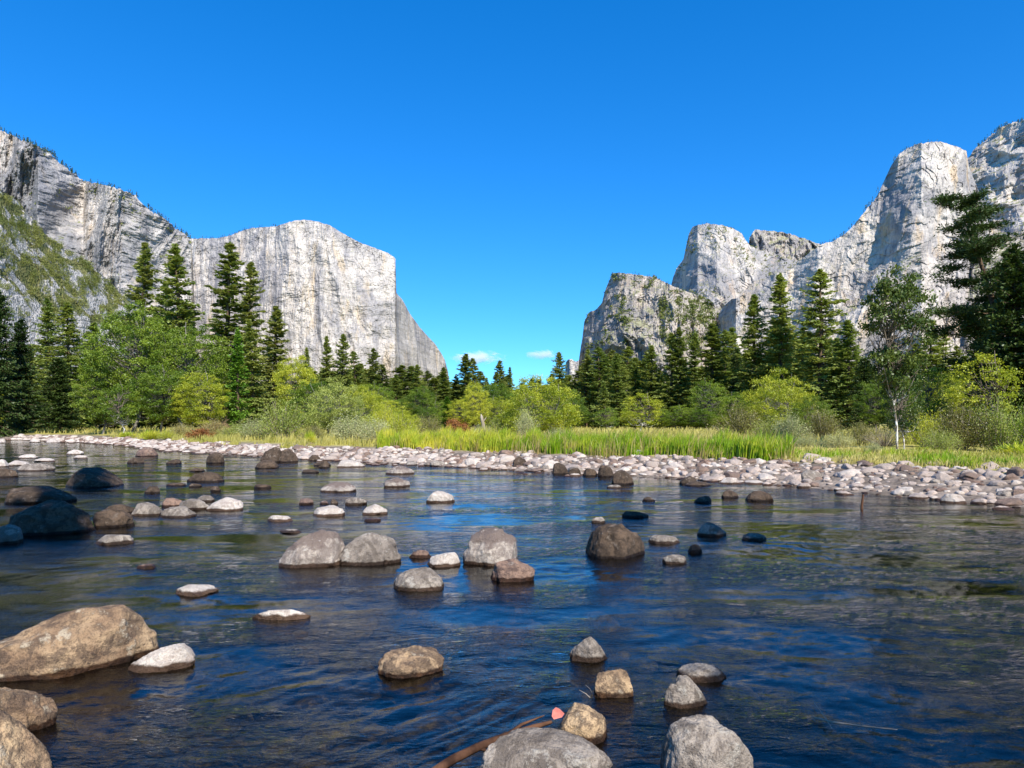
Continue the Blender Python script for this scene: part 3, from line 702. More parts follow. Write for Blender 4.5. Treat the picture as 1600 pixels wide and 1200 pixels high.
river_rock(1096, 1240, 1121, 164, 'r_grey', .15, 333, prof=[(-1, .7), (-.5, .9), (.2, 1.0), (.7, 1.05), (1, 1.)], plump=.5, label='big dark rough boulder with a pale edge near the curved rock', depth=.8)
river_rock(1070, 1108, 1053, 74, 'r_grey', .3, 211, prof=[(-1, 1.1), (0, 1.), (1, .55)], label='curved grey rock in front of a sunken flat one', depth=.6)
river_rock(1096, 1066, 1038, 82, 'r_grey', .4, 212, label='flat half-sunken rock behind the curved grey rock')
river_rock(438, 969, 951, 96, 'r_pale', .5, 213, label='flat white slab rock awash in the ripples', depth=.35)
river_rock(258, 1048, 1007, 104, 'r_pale', .2, 214, prof=[(-1, .4), (0, .8), (.6, 1.15), (1, .6)], rot=.25, label='tapering white-topped rock beside the giant mottled boulder', depth=.5)
river_rock(86, 1060, 949, 292, 'r_gold', .12, 215, prof=[(-1, .5), (-.6, .72), (-.1, .92), (.35, 1.1), (.7, 1.15), (1, .85)], rot=.4, label='giant golden mottled boulder with a dark undercut end', depth=.5, name='river_boulder')
river_rock(28, 1150, 1068, 100, 'r_gold', .7, 216, label='craggy black and white rock below the giant mottled boulder', depth=.8)
river_rock(15, 1290, 1098, 170, 'r_gold', .5, 217, prof=[(-1, 1.3), (-.2, 1.1), (.3, .85), (1, .5)], label='rough cream boulder in the bottom corner', depth=.8, name='river_boulder')

# cobbles of the far bank
g = 0.345
cx = np.arange(-75, 24, g); 
xx, yy = np.meshgrid(cx, np.arange(8, 112, g))
xx = (xx + rng.uniform(-.2, .2, xx.shape)).ravel(); yy = (yy + rng.uniform(-.2, .2, yy.shape)).ravel()
dd = shore_d(xx, yy)
wid = np.interp(xx, [-70, -50, -30, -8, 0, 8, 14, 24], [2.6, 3, 3.2, 4.2, 4.4, 4.8, 5.4, 6.2])
edge = fbm(np.stack([xx * .3, yy * .3, xx * 0], -1), 3, 77)
cpx = 800 + xx / yy * F
keep = (dd > -1.3 + 1.1 * edge) & (dd < wid + 1.8 * edge) & (cpx > -260) & (cpx < 1850)
keep &= (dd > .1) | (rng.uniform(size=xx.shape) < .45)
xx, yy, dd, cpx = xx[keep], yy[keep], dd[keep], cpx[keep]
csz = np.clip(rng.lognormal(-1.4, .5, len(xx)), .10, .75) * np.interp(yy, [15, 40, 100], [.95, 1.15, 1.5])
zb = gz(xx, yy)
visible = (cpx > 5) & (cpx < 1595)
score = np.where(visible, csz / yy, 0)
order = np.argsort(-score); big = order[:195]; rest = order[195:]
isbig = np.zeros(len(xx), bool); isbig[big] = True
zones = [(0, 200, 'beneath the tall leafy trees by the point'), (200, 400, 'below the tan willow thicket'), (400, 520, 'below the round willow'), (520, 640, 'below the pale grey willows'),
         (640, 780, 'below the rust-coloured ferns'), (780, 900, 'below the big yellow-green willow'), (900, 1060, 'below the open meadow'), (1060, 1160, 'near the red-brown boulder'),
         (1160, 1240, 'below the bright sedge end'), (1240, 1340, 'below the grey-green bushes'), (1340, 1440, 'below the white-trunked tree'), (1440, 1530, 'below the tangled yellow bushes'), (1530, 1700, 'below the tall leaning pine')]
cm = ['r_cob', 'r_cobw', 'r_cobb', 'r_cob', 'r_cob', 'r_grey']
cn = {'r_cob': 'pinkish grey', 'r_cobw': 'whitish', 'r_cobb': 'brown', 'r_grey': 'dark grey'}
lab = []
for i in big:
    mt = cm[rng.integers(6)]; fl = rng.uniform(.28, .6)
    me = rock_mesh(int(rng.integers(8)), 3, float(rng.choice([.3, .5, .7])), mt)
    s = csz[i]
    o = link('cobble', me, loc=(xx[i], yy[i], max(zb[i], -.08) + .0))
    o.scale = (s * .62, s * rng.uniform(.4, .6), s * fl * .62); o.rotation_euler = (rng.normal() * .12, rng.normal() * .12, rng.uniform(0, 6.28))
    zn = next(z for a, b, z in zones if a <= cpx[i] < b)
    row = 'at the waterline' if dd[i] < .8 else ('low on the bar' if dd[i] < 2 else ('midway up the bar' if dd[i] < 3.5 else 'high on the bar'))
    shp = 'flat' if fl < .4 else ('rounded' if fl < .5 else 'domed')
    lab.append((f'{shp} {cn[mt]} cobble {row} {zn}', cpx[i], o))
ords = ['first', 'second', 'third', 'fourth', 'fifth', 'sixth', 'seventh', 'eighth', 'ninth', 'tenth', 'eleventh', 'twelfth']
by = {}
for l, x, o in lab: by.setdefault(l, []).append((x, o))
def ordinal(by, cat, group):
    for l, v in by.items():
        v.sort(key=lambda t: t[0])
        for k, (x, o) in enumerate(v):
            tag(o, l if len(v) == 1 else f'{ords[k % 12]} {l}', cat, group)
ordinal(by, 'cobble', 'cobbles on the far gravel bar')
rg = np.random.default_rng(12)
LOW = [rock_shape(2, 900 + k, .6) for k in range(10)]; LOW1 = [rock_shape(1, 950 + k, .5) for k in range(8)]
bins = [MB(), MB(), MB(), MB()]
for i in rest:
    near = score[i] > .0042
    P, T = (LOW if near else LOW1)[rg.integers(8)]
    s = csz[i] * rg.uniform(.8, 1.1); a = rg.uniform(0, 6.28); ca, sa = math.cos(a), math.sin(a)
    Q = P * np.array([s * .62, s * rg.uniform(.4, .6), s * rg.uniform(.16, .42)])
    Q = np.stack([Q[:, 0] * ca - Q[:, 1] * sa + xx[i], Q[:, 0] * sa + Q[:, 1] * ca + yy[i], Q[:, 2] + max(zb[i], -.1)], -1)
    bins[[0, 0, 0, 1, 1, 2, 2, 1, 3, 0][rg.integers(10)]].add(Q, None, T)
mb = MB(); mi = []
V = []; Tt = []; off = 0
for k, b in enumerate(bins):
    for q, t in zip(b.v, b.t): pass
allv = np.concatenate([np.concatenate(b.v) for b in bins]); offs = np.cumsum([0] + [b.n for b in bins])
allt = [np.concatenate(b.t) + offs[k] for k, b in enumerate(bins)]
me = new_mesh('gravel_bar_cobbles', allv, None, np.concatenate(allt), M['r_cob'], True)
me.materials.append(M['r_cobw']); me.materials.append(M['r_cobb']); me.materials.append(M['r_brown'])
me.polygons.foreach_set('material_index', np.concatenate([np.full(len(t), k, np.int32) for k, t in enumerate(allt)]))
tag(link('gravel', me), kind='stuff')
# stones on the river bed seen through the water
mb = MB()
k = 2600
by_ = CH * F / (rg.uniform(790, 1330, k) - HZ); bx = (rg.uniform(-150, 1750, k) - 800) / F * by_
bz = gz(bx, by_)
for i in range(k):
    if bz[i] > -.12: continue
    P, T = LOW[rg.integers(10)]; s = float(np.clip(rg.lognormal(-1.9, .5), .05, .45)); a = rg.uniform(0, 6.28); ca, sa = math.cos(a), math.sin(a)
    Q = P * np.array([s, s * rg.uniform(.6, .95), min(s * rg.uniform(.35, .6), -bz[i] - .06)])
    mb.add(np.stack([Q[:, 0] * ca - Q[:, 1] * sa + bx[i], Q[:, 0] * sa + Q[:, 1] * ca + by_[i], Q[:, 2] + bz[i]], -1), None, T)
tag(link('riverbed_gravel', mb.mesh('riverbed_gravel', M['r_bed'], True)), kind='stuff')

# ------------------------------------------------------------------ trees
def conifer(seed, h=30., r=4.4, dens=1., base=.10, open_=0., spray=.62, lean=0., droop=.35, power=.85, curve=0.):
    rg = np.random.default_rng(seed); W = MB()
    zt = np.linspace(-.3, h, 14)
    wob = np.cumsum(rg.normal(size=(14, 2)) * .05 * h / 30, 0)
    def axis(z):
        t = np.clip(z / h, 0, 1)
        return np.stack([np.interp(z, zt, wob[:, 0]) + lean * h * (t + curve * np.sin(t * 3.1) * .5), np.interp(z, zt, wob[:, 1]), z], -1)
    rt = .011 * h + .12
    W.tube(axis(zt), rt * (1 - np.clip(zt / h, 0, 1)) ** .8 + .025, 8)
    nb = int(h * 6.5 * dens)
    Cs, As, Ls = [], [], []
    sect = rg.uniform(.72, 1.25, 12)
    for i in range(nb):
        t = base + (1 - base) * rg.uniform(0, 1) ** .9
        z = t * h
        prof = min(1, (1 - t) ** power * 1.02 + .03) * (1 if t > base + .08 else .75)
        if open_ and rg.uniform() < open_ * .5: continue
        L = r * prof * rg.uniform(.62, 1.12) * (1 + open_ * rg.uniform(-.35, .45))
        az = rg.uniform(0, 6.283); L *= rg.uniform(.75, 1.1); L *= sect[int((az / 6.283 * 6)) % 6 + (6 if t > .5 else 0)]
        up = (.35 - droop * (1 - t) * 1.7) + rg.normal() * .08
        p0 = axis(np.array([z]))[0]
        dr = np.array([math.cos(az), math.sin(az), up])
        s = np.linspace(0, 1, 4)
        pts = p0 + dr * (s * L)[:, None]; pts[:, 2] -= (s ** 2) * L * .18 * (1 - t) - (s ** 3) * L * .06
        if L > .25 * r: W.tube(pts, np.linspace(.045 + .01 * L, .01, 4), 3)
        m = int((6 + L * 13) * (1.25 if open_ == 0 else 1.15))
        ss = np.clip(rg.uniform(.12 + .3 * open_, 1.03, m), 0, 1.05)
        c = np.stack([np.interp(ss, s, pts[:, q]) for q in range(3)], -1)
        side = np.array([-math.sin(az), math.cos(az), 0])
        wdt = (1.08 - ss) * L * .38 + .12
        lat = rg.uniform(-1, 1, m)
        c = c + side * (lat * wdt)[:, None] + rg.normal(size=(m, 3)) * np.array([.08, .08, .12])
        c[:, 2] -= np.abs(lat) * wdt * .25
        a = dr[None] * 1. + side[None] * lat[:, None] * 1.1 + rg.normal(size=(m, 3)) * .35; a[:, 2] -= .15
        Cs.append(c); As.append(a); Ls.append(np.full(m, spray) * rg.uniform(.6, 1.2, m))
    top = axis(np.linspace(h * .93, h * 1.005, 26)); Cs.append(top + rg.normal(size=top.shape) * .09); As.append(rg.normal(size=top.shape) * .5 + np.array([0, 0, .8])); Ls.append(np.full(26, spray * .8))
    C = np.concatenate(Cs); A = np.concatenate(As); Ls = np.concatenate(Ls)
    b = rg.normal(size=C.shape) * .75; b[:, :2] += np.stack([-A[:, 1], A[:, 0]], -1)
    Lf = MB(); Lf.add(*leaf_quads(C, A, Ls, Ls * .5, rg, b))
    return W, Lf

def tuft_pine(seed, h=20., r=5.8, lean=-.17, n_br=84, spray=.30, base=.16):
    rg = np.random.default_rng(seed); W = MB(); C = []; A = []
    def axis(t): return np.stack([lean * h * t + .5 * np.sin(t * 4.2), .3 * np.sin(t * 3), t * h], -1)
    tt = np.linspace(0, 1, 16); W.tube(axis(tt), .30 * (1 - tt) ** .8 + .03, 9)
    for i in range(n_br):
        t = base + (1 - base) * (i + rg.uniform()) / n_br; p0 = axis(np.array([t]))[0]
        az = rg.uniform(0, 6.283); L = r * (1.08 - t) ** .55 * rg.uniform(.45, 1.15)
        dr = np.array([math.cos(az), math.sin(az), rg.uniform(-.15, .35)])
        s = np.linspace(0, 1, 6); pts = p0 + dr * (s * L)[:, None]; pts[:, 2] += .25 * L * (s ** 2 - s * .9); pts += rg.normal(size=pts.shape) * .05 * L * s[:, None]
        W.tube(pts, np.linspace(.07, .015, 6) * (1.3 - t), 4)
        for k in range(int(3 + L * 2.6)):
            u = rg.uniform(.3, 1.); q0 = np.array([np.interp(u, s, pts[:, j]) for j in range(3)])
            q1 = q0 + unit(rg, 1)[0] * np.array([1, 1, .35]) * L * .26 * rg.uniform(.3, 1) + np.array([0, 0, .12])
            W.tube([q0, (q0 + q1) / 2 + np.array([0, 0, .04]), q1], [.022, .016, .008], 3)
            m = rg.integers(45, 95); off = rg.normal(size=(m, 3)) * np.array([.30, .30, .13]) * rg.uniform(.7, 1.3)
            C.append(q1 + off); A.append(off + rg.normal(size=(m, 3)) * .18 + np.array([0, 0, .12]))
    C = np.concatenate(C); A = np.concatenate(A); Ls = spray * rg.uniform(.6, 1.2, len(C))
    Lf = MB(); Lf.add(*leaf_quads(C, A, Ls, Ls * .3, rg)); return W, Lf

def broadleaf(seed, h=15., r=5., leaf=.26, clumps=190, per=62, trunk=.2, stems=1, zc=.56, shape=1., spread=.75, cl=1.0, lean=0., limb=.05):
    rg = np.random.default_rng(seed); W = MB(); C = []; A = []
    roots = []
    for s_ in range(stems):
        az = rg.uniform(0, 6.283); o = np.array([math.cos(az), math.sin(az), 0]) * (0 if stems == 1 else r * .08)
        topx = o + np.array([math.cos(az), math.sin(az), 0]) * (r * (.08 if stems == 1 else .38)) + np.array([lean * h, 0, h * (.93 if stems == 1 else rg.uniform(.6, .9))])
        t = np.linspace(0, 1, 9)[:, None]
        p = o + (topx - o) * t + np.cumsum(rg.normal(size=(9, 3)) * .022 * h * np.array([1, 1, .2]), 0); p[0] = o - np.array([0, 0, .3])
        W.tube(p, limb * .22 * h * (1 - t[:, 0] * .88) / (1 if stems == 1 else 1.6) + .02, 7); roots.append(p)
    lob = unit(rg, 9); lob[:, 2] = np.abs(lob[:, 2]) * 1.1 - .35; lw = rg.uniform(.65, 1.18, 9)
    for i in range(clumps):
        d = unit(rg, 1)[0]
        k = np.argmax(lob @ d); e = .62 + .38 * lw[k] * max(0., float(lob[k] @ d)) ** 1.5 * 1.15
        rad = rg.uniform(.35, 1.) ** .5 * e
        q = np.array([d[0] * r * rad, d[1] * r * rad, 0])
        z = h * zc + d[2] * rad * (h * (1 - zc) if d[2] > 0 else h * (zc - trunk * .4))
        if d[2] < 0: q[:2] *= (1 - .25 * abs(d[2]) * shape)
        q[2] = max(z, h * trunk * .3 + .15); q[0] += lean * q[2]
        p = roots[rg.integers(len(roots))]; j = int(np.clip(np.searchsorted(p[:, 2], q[2] * rg.uniform(.45, .8)), 1, 8)); s0 = p[j]
        mid_ = s0 * .45 + q * .55 + rg.normal(size=3) * .06 * r + np.array([0, 0, -.04 * h])
        if i % 2 == 0 or i < 40:
            W.tube([s0, (s0 + mid_) / 2 + rg.normal(size=3) * .02 * h, mid_, q], np.array([.085, .06, .035, .012]) * (h / 14) ** .7 * (.6 if stems > 1 else 1), 4)
        m = int(per * rg.uniform(.55, 1.3)); sc = cl * rg.uniform(.6, 1.25) * spread
        off = rg.normal(size=(m, 3)) * np.array([sc, sc, sc * .62]) * .62
        C.append(q + off); A.append(off * .4 + rg.normal(size=(m, 3)) * .7 + np.array([0, 0, -.1]))
    C = np.concatenate(C); A = np.concatenate(A)
    C[:, 2] = np.maximum(C[:, 2], .05)
    Ls = leaf * rg.uniform(.6, 1.25, len(C)); Lf = MB(); Lf.add(*leaf_quads(C, A, Ls, Ls * .62, rg))
    return W, Lf

def shrub(seed, h=3., r=2.5, leaf=.16, stems=60, per=110, up=.6, narrow=.38, bare=.25):
    rg = np.random.default_rng(seed); W = MB(); C = []; A = []
    for i in range(stems):
        az = rg.uniform(0, 6.283); e = rg.uniform(0, 1) ** .6
        tip = np.array([math.cos(az) * r * e * rg.uniform(.7, 1.08), math.sin(az) * r * e * rg.uniform(.7, 1.08), h * math.sqrt(max(.08, 1 - .86 * e * e)) * rg.uniform(.72, 1.1)])
        o = np.array([math.cos(az), math.sin(az), 0]) * r * .2 * e
        t = np.linspace(0, 1, 5)[:, None]
        p = o * (1 - t) + tip * t; p[:, :2] *= (t ** .25 * .5 + .5); p[0, 2] = -.1
        p += rg.normal(size=p.shape) * .03 * h * t
        W.tube(p, np.linspace(.035, .008, 5) * (h / 3) ** .5, 4)
        m = int(per * rg.uniform(.6, 1.3))
        s = rg.uniform(bare, 1.06, m) ** .8
        c = np.stack([np.interp(s, t[:, 0], p[:, q]) for q in range(3)], -1) + rg.normal(size=(m, 3)) * (.10 * h * np.sqrt(s) + .05)[:, None]
        C.append(c); A.append((tip - o)[None] / h * up + rg.normal(size=(m, 3)) * .7)
    C = np.concatenate(C); A = np.concatenate(A); C[:, 2] = np.maximum(C[:, 2], .03)
    Ls = leaf * rg.uniform(.6, 1.3, len(C)); Lf = MB(); Lf.add(*leaf_quads(C, A, Ls, Ls * narrow, rg))
    return W, Lf

PROTO = {}
def proto(key, W, Lf, wm, lm, h, r): PROTO[key] = (W.mesh(key + '_wood', M[wm], True), Lf.mesh(key + '_foliage', M[lm]), wm, lm, h, r)
for k in range(4): proto(f'fir{k}', *conifer(10 + k, 30, 4.8 + .3 * k, 1.7, .04, [0, .25, .1, .35][k], .62, 0, .35, .72), 'bark', 'fir', 30, 4.5)
for k in range(3): proto(f'pine{k}', *conifer(20 + k, 34, 4.6, 1.15, .16, .35, .78, 0, .3, .6), 'bark', 'pine', 34, 4.4)
for k in range(2): proto(f'cone{k}', *conifer(30 + k, 16, 3.4, 1.9, .03, 0, .5, 0, .2, .9), 'bark', 'young', 16, 3.4)
for k in range(4): proto(f'broad{k}', *broadleaf(40 + k, 16, 5.2, .21, 330, 105, .06, 1, .50, .6, .56), 'greybark', 'broad', 16, 5.2)
for k in range(2): proto(f'multi{k}', *broadleaf(50 + k, 9, 5.0, .17, 260, 110, .03, 5, .40, .3, .52), 'greybark', 'yellow', 9, 5.0)
for k in range(2): proto(f'birch{k}', *broadleaf(60 + k, 12, 3.2, .24, 130, 42, .15, 1, .52, .5, .5, limb=.035), 'whitebark', 'broad', 12, 3.2)
for k in range(4): proto(f'shrub{k}', *shrub(70 + k, 3, 2.6), 'twig', 'willow', 3, 2.6)
proto('twigs', *shrub(80, 2.2, 3.2, .11, 110, 14, .4, .4, .5), 'twig', 'tan', 2.2, 3.2)
proto('fern', *shrub(81, 1.6, 1.8, .22, 60, 90, .3, .5, .1), 'twig', 'rust', 1.6, 1.8)
proto('sedge', *shrub(82, 1.2, 1.2, .7, 50, 26, 3., .07, .05), 'twig', 'grass', 1.2, 1.2)
proto('syca', *broadleaf(90, 13.5, 3.4, .24, 165, 66, .26, 1, .63, .2, .46, limb=.026), 'whitebark', 'sycamore', 13.5, 3.4)
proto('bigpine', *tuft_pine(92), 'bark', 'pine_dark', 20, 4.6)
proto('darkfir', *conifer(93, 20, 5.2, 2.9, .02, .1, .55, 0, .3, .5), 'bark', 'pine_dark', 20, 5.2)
proto('highfir', *conifer(95, 30, 4.6, 1.6, .48, .3, .6), 'bark', 'pine', 30, 4.6)
proto('nearfir', *conifer(94, 30, 5.2, 1.4, .25, .2, .6), 'bark', 'pine', 30, 5.2)
USED = set()
def plant(key, px, top, Y, halfw, name, cat, label, group, leaf=None, wood=None, rz=None, sx=1.):
    """a tree or shrub with its trunk and crown, base on the ground at distance Y, its top at row `top`"""
    wme, lme, wm, lm, h0, r0 = PROTO[key]
    X = (px - 800) / F * Y; zb_ = float(gz(X, Y)[0])
    Ht = CH + (HZ - top) / F * Y - zb_
    rr = halfw * Y / F * (1.45 if key[:3] in ('fir', 'pin') else (1.08 if key[:3] == 'bro' else 1.))
    e = bpy.data.objects.new(name, None); COL.objects.link(e); e.location = (X, Y, zb_ - .03)
    e.empty_display_size = .5
    e.scale = (rr / r0 * sx, rr / r0, Ht / h0); e.rotation_euler = (rng.normal() * .018, rng.normal() * .018, rng.uniform(0, 6.28) if rz is None else rz)
    shrubby = cat in ('shrub', 'fern')
    a = link('stems' if shrubby else 'trunk', wme, e); b = link('foliage' if shrubby else 'crown', lme, e)
    if leaf and leaf != lm:
        b.material_slots[0].link = 'OBJECT'; b.material_slots[0].material = M[leaf]
    if wood and wood != wm:
        a.material_slots[0].link = 'OBJECT'; a.material_slots[0].material = M[wood]
    tag(e, label, cat, group); return e

GF = 'conifers of the valley forest'; GB = 'leafy trees along the river'; GS = 'shrubs along the far bank'
TR = [
 # key px top Y halfw leaf label
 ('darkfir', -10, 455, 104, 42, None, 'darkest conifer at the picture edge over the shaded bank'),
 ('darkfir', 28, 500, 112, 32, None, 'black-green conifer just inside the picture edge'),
 ('fir0', 48, 540, 125, 26, None, 'dull fir between the two darkest conifers and the slope'),
 ('fir1', 75, 468, 150, 26, None, 'tall narrow fir standing against the talus slope'),
 ('fir2', 112, 474, 140, 30, None, 'tall fir with a grey dead side before the talus slope'),
 ('fir3', 148, 505, 150, 26, None, 'shorter fir tucked behind the brightest leafy tree'),
 ('darkfir', 92, 560, 112, 34, None, 'low dark fir hanging over the shaded water'),
 ('pine0', 214, 378, 170, 30, None, 'thin-topped pine rising behind the brightest leafy tree'),
 ('fir1', 288, 386, 160, 40, None, 'broad tall fir between the two highest pines'),
 ('fir3', 268, 440, 165, 26, None, 'fir shoulder to shoulder with the broad tall fir'),
 ('pine1', 352, 381, 150, 38, None, 'highest dense pine in front of the pale cliff'),
 ('pine2', 384, 412, 150, 28, None, 'slender pine close beside the highest dense pine'),
 ('fir0', 398, 500, 140, 24, None, 'dark fir at the foot of the two highest pines'),
 ('pine0', 428, 479, 145, 28, None, 'pointed pine standing apart before the pale cliff'),
 ('cone0', 372, 514, 100, 34, None, 'bright green young cedar below the highest pines'),
 ('fir2', 477, 543, 190, 12, None, 'small fir tip over the yellow-green leafy tree'),
 ('fir0', 512, 526, 170, 18, None, 'fir with a notched side, first of the close pair'),
 ('fir2', 532, 522, 168, 20, None, 'dense fir, taller of the close pair'),
 ('fir3', 558, 548, 175, 17, None, 'fir just past the close pair'),
 ('pine1', 581, 545, 150, 19, None, 'narrow ragged fir before the cliff foot'),
 ('fir1', 617, 586, 180, 17, None, 'short fir between the narrow ragged fir and the dense cone'),
 ('fir2', 651, 570, 150, 17, None, 'dense dark cone-shaped fir standing alone'),
 ('fir0', 692, 574, 165, 20, None, 'mid green fir under the end of the pale cliff'),
 ('fir3', 672, 605, 175, 16, None, 'small fir between the dense cone and the pale cliff end'),
 ('fir1', 710, 588, 170, 20, None, 'green fir beside the tall triple-topped trees'),
 ('pine0', 725, 553, 165, 20, None, 'airy pine, taller of the triple-topped trees'),
 ('pine2', 741, 560, 168, 17, None, 'blue-green pine beside the airy pine'),
 ('pine1', 778, 564, 200, 17, None, 'bluish pine showing over the leafy trees under the cloud'),
 ('fir0', 762, 590, 230, 10, None, 'tiny distant fir between the bluish pines'),
 ('fir2', 795, 574, 230, 10, None, 'tiny distant fir beside the big yellow-green willow'),
 ('fir2', 875, 550, 150, 19, None, 'dark pointed fir behind the big yellow-green willow'),
 ('pine1', 912, 556, 170, 18, None, 'pine at the foot of the scrubby cliff edge'),
 ('fir3', 938, 542, 165, 22, None, 'tall fir in front of the scrubby cliff face'),
 ('cone1', 943, 596, 135, 22, 'fir', 'soft pale green cedar at the meadow edge'),
 ('fir0', 966, 555, 160, 19, None, 'straight fir behind the meadow'),
 ('fir1', 992, 566, 170, 18, None, 'fir behind the scattered meadow saplings'),
 ('fir2', 1016, 540, 165, 22, None, 'full fir in the thick stand behind the meadow'),
 ('fir3', 1048, 520, 160, 22, None, 'tall fir in the thick stand behind the meadow'),
 ('pine2', 1064, 512, 158, 20, None, 'tallest pine of the thick stand behind the meadow'),
 ('fir0', 1086, 520, 165, 22, None, 'round-shouldered fir of the thick stand'),
 ('pine0', 1112, 506, 150, 30, None, 'heavy-crowned pine at the end of the thick stand'),
 ('fir1', 1135, 540, 160, 18, None, 'dark fir in the shade past the heavy-crowned pine'),
 ('darkfir', 1152, 545, 150, 20, None, 'almost black fir between the sunlit stands'),
 ('fir2', 1180, 460, 140, 30, None, 'soaring fir beside the almost black one'),
 ('fir0', 1222, 428, 135, 36, None, 'soaring broad fir in front of the streaked cliff'),
 ('fir3', 1284, 423, 125, 38, None, 'soaring blue-green fir next to the white-trunked tree'),
 ('fir1', 1255, 520, 150, 28, None, 'mid-height fir between the two soaring broad firs'),
 ('fir2', 1325, 500, 120, 30, None, 'dark fir behind the white-trunked tree'),
 ('darkfir', 1350, 560, 105, 30, None, 'dark low fir behind the white-trunked tree'),
 ('darkfir', 1420, 560, 90, 36, None, 'shaded fir past the white-trunked tree'),
 ('fir1', 1452, 500, 110, 28, None, 'blue-green fir under the leaning pine'),
 ('darkfir', 1470, 570, 80, 40, None, 'dark fir filling the shade under the leaning pine'),
 ('fir3', 170, 540, 150, 24, None, 'fir half hidden by the brightest leafy tree'),
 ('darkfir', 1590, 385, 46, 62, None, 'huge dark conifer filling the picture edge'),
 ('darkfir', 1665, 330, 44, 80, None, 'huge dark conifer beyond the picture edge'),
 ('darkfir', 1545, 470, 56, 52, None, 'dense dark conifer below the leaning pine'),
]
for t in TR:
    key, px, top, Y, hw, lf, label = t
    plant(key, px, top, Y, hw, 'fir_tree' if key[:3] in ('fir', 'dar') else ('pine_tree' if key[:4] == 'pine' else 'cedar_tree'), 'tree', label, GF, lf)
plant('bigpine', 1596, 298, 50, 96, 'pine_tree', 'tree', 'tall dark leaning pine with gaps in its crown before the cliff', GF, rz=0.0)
BT = [
 ('broad0', 205, 455, 104, 66, None, 'brightest tall leafy tree above the cobble point'),
 ('broad1', 160, 540, 102, 42, 'broad', 'lower leafy tree spreading toward the shaded water'),
 ('broad2', 292, 490, 104, 62, None, 'tall leafy tree with yellowing side next to the young cedar'),
 ('broad3', 250, 560, 97, 48, 'broad', 'leafy tree filling the gap between the two tallest leafy ones'),
 ('broad1', 318, 570, 96, 42, 'yellow', 'yellow-green leafy tree with a shaded hollow beneath'),
 ('birch0', 190, 590, 92, 34, 'broad', 'sparse pale-stemmed tree at the tip of the cobble point'),
 ('broad3', 460, 543, 100, 40, 'yellow', 'airy yellow-green tree with a white stem'),
 ('broad0', 488, 585, 92, 40, 'broad', 'rounded leafy tree beside the airy white-stemmed one'),
 ('multi0', 520, 584, 76, 52, 'willow', 'big rounded willow with bare branching base'),
 ('multi1', 562, 590, 82, 44, 'yellow', 'sunny willow merging into the big rounded willow'),
 ('broad2', 607, 618, 110, 26, 'yellow', 'small yellow tree below the narrow ragged fir'),
 ('multi0', 632, 640, 85, 32, 'yellow', 'low yellow willow behind the pale bushes'),
 ('cone1', 700, 620, 120, 24, 'young', 'bright green round-topped cedar below the pale cliff end'),
 ('broad1', 770, 590, 120, 36, 'broad', 'dark green leafy tree left of centre under the cloud'.replace('left of centre ', '')),
 ('multi1', 846, 574, 62, 72, 'yellow', 'big yellow-green willow rounding over the centre of the bank'),
 ('broad3', 893, 600, 100, 24, 'broad', 'leafy tree shoulder behind the big yellow-green willow'),
 ('birch1', 1002, 606, 88, 34, 'yellow', 'thin meadow sapling with airy yellow leaves'),
 ('birch0', 950, 632, 95, 22, 'broad', 'small sapling at the meadow edge before the pale cedar'),
 ('broad0', 1108, 584, 120, 30, 'broad', 'round oak-green tree at the meadow edge'),
 ('multi0', 1215, 570, 75, 56, 'yellow', 'brilliant yellow-green rounded willow under the soaring firs'),
 ('multi1', 1268, 610, 72, 36, 'broad', 'green willow beside the brilliant yellow-green one'),
 ('birch1', 1534, 534, 44, 50, 'yellow', 'slender pale-barked alder with sparse yellow leaves'),
 ('birch0', 1462, 560, 60, 34, 'broad', 'slim green sapling between the white-trunked tree and alder'),
]
for t in BT:
    key, px, top, Y, hw, lf, label = t
    plant(key, px, top, Y, hw, 'leafy_tree' if key[:5] != 'multi' else 'willow_tree', 'tree', label, GB, lf)
plant('syca', 1402, 398, 40, 62, 'sycamore_tree', 'tree', 'tall white-trunked tree with dark leaves standing on the bank', GB, rz=1.0)
plant('birch1', 1413, 560, 40.3, 34, 'sycamore_tree', 'tree', 'slim second white trunk growing beside the tall white-trunked tree', GB, leaf='sycamore', rz=2.0)
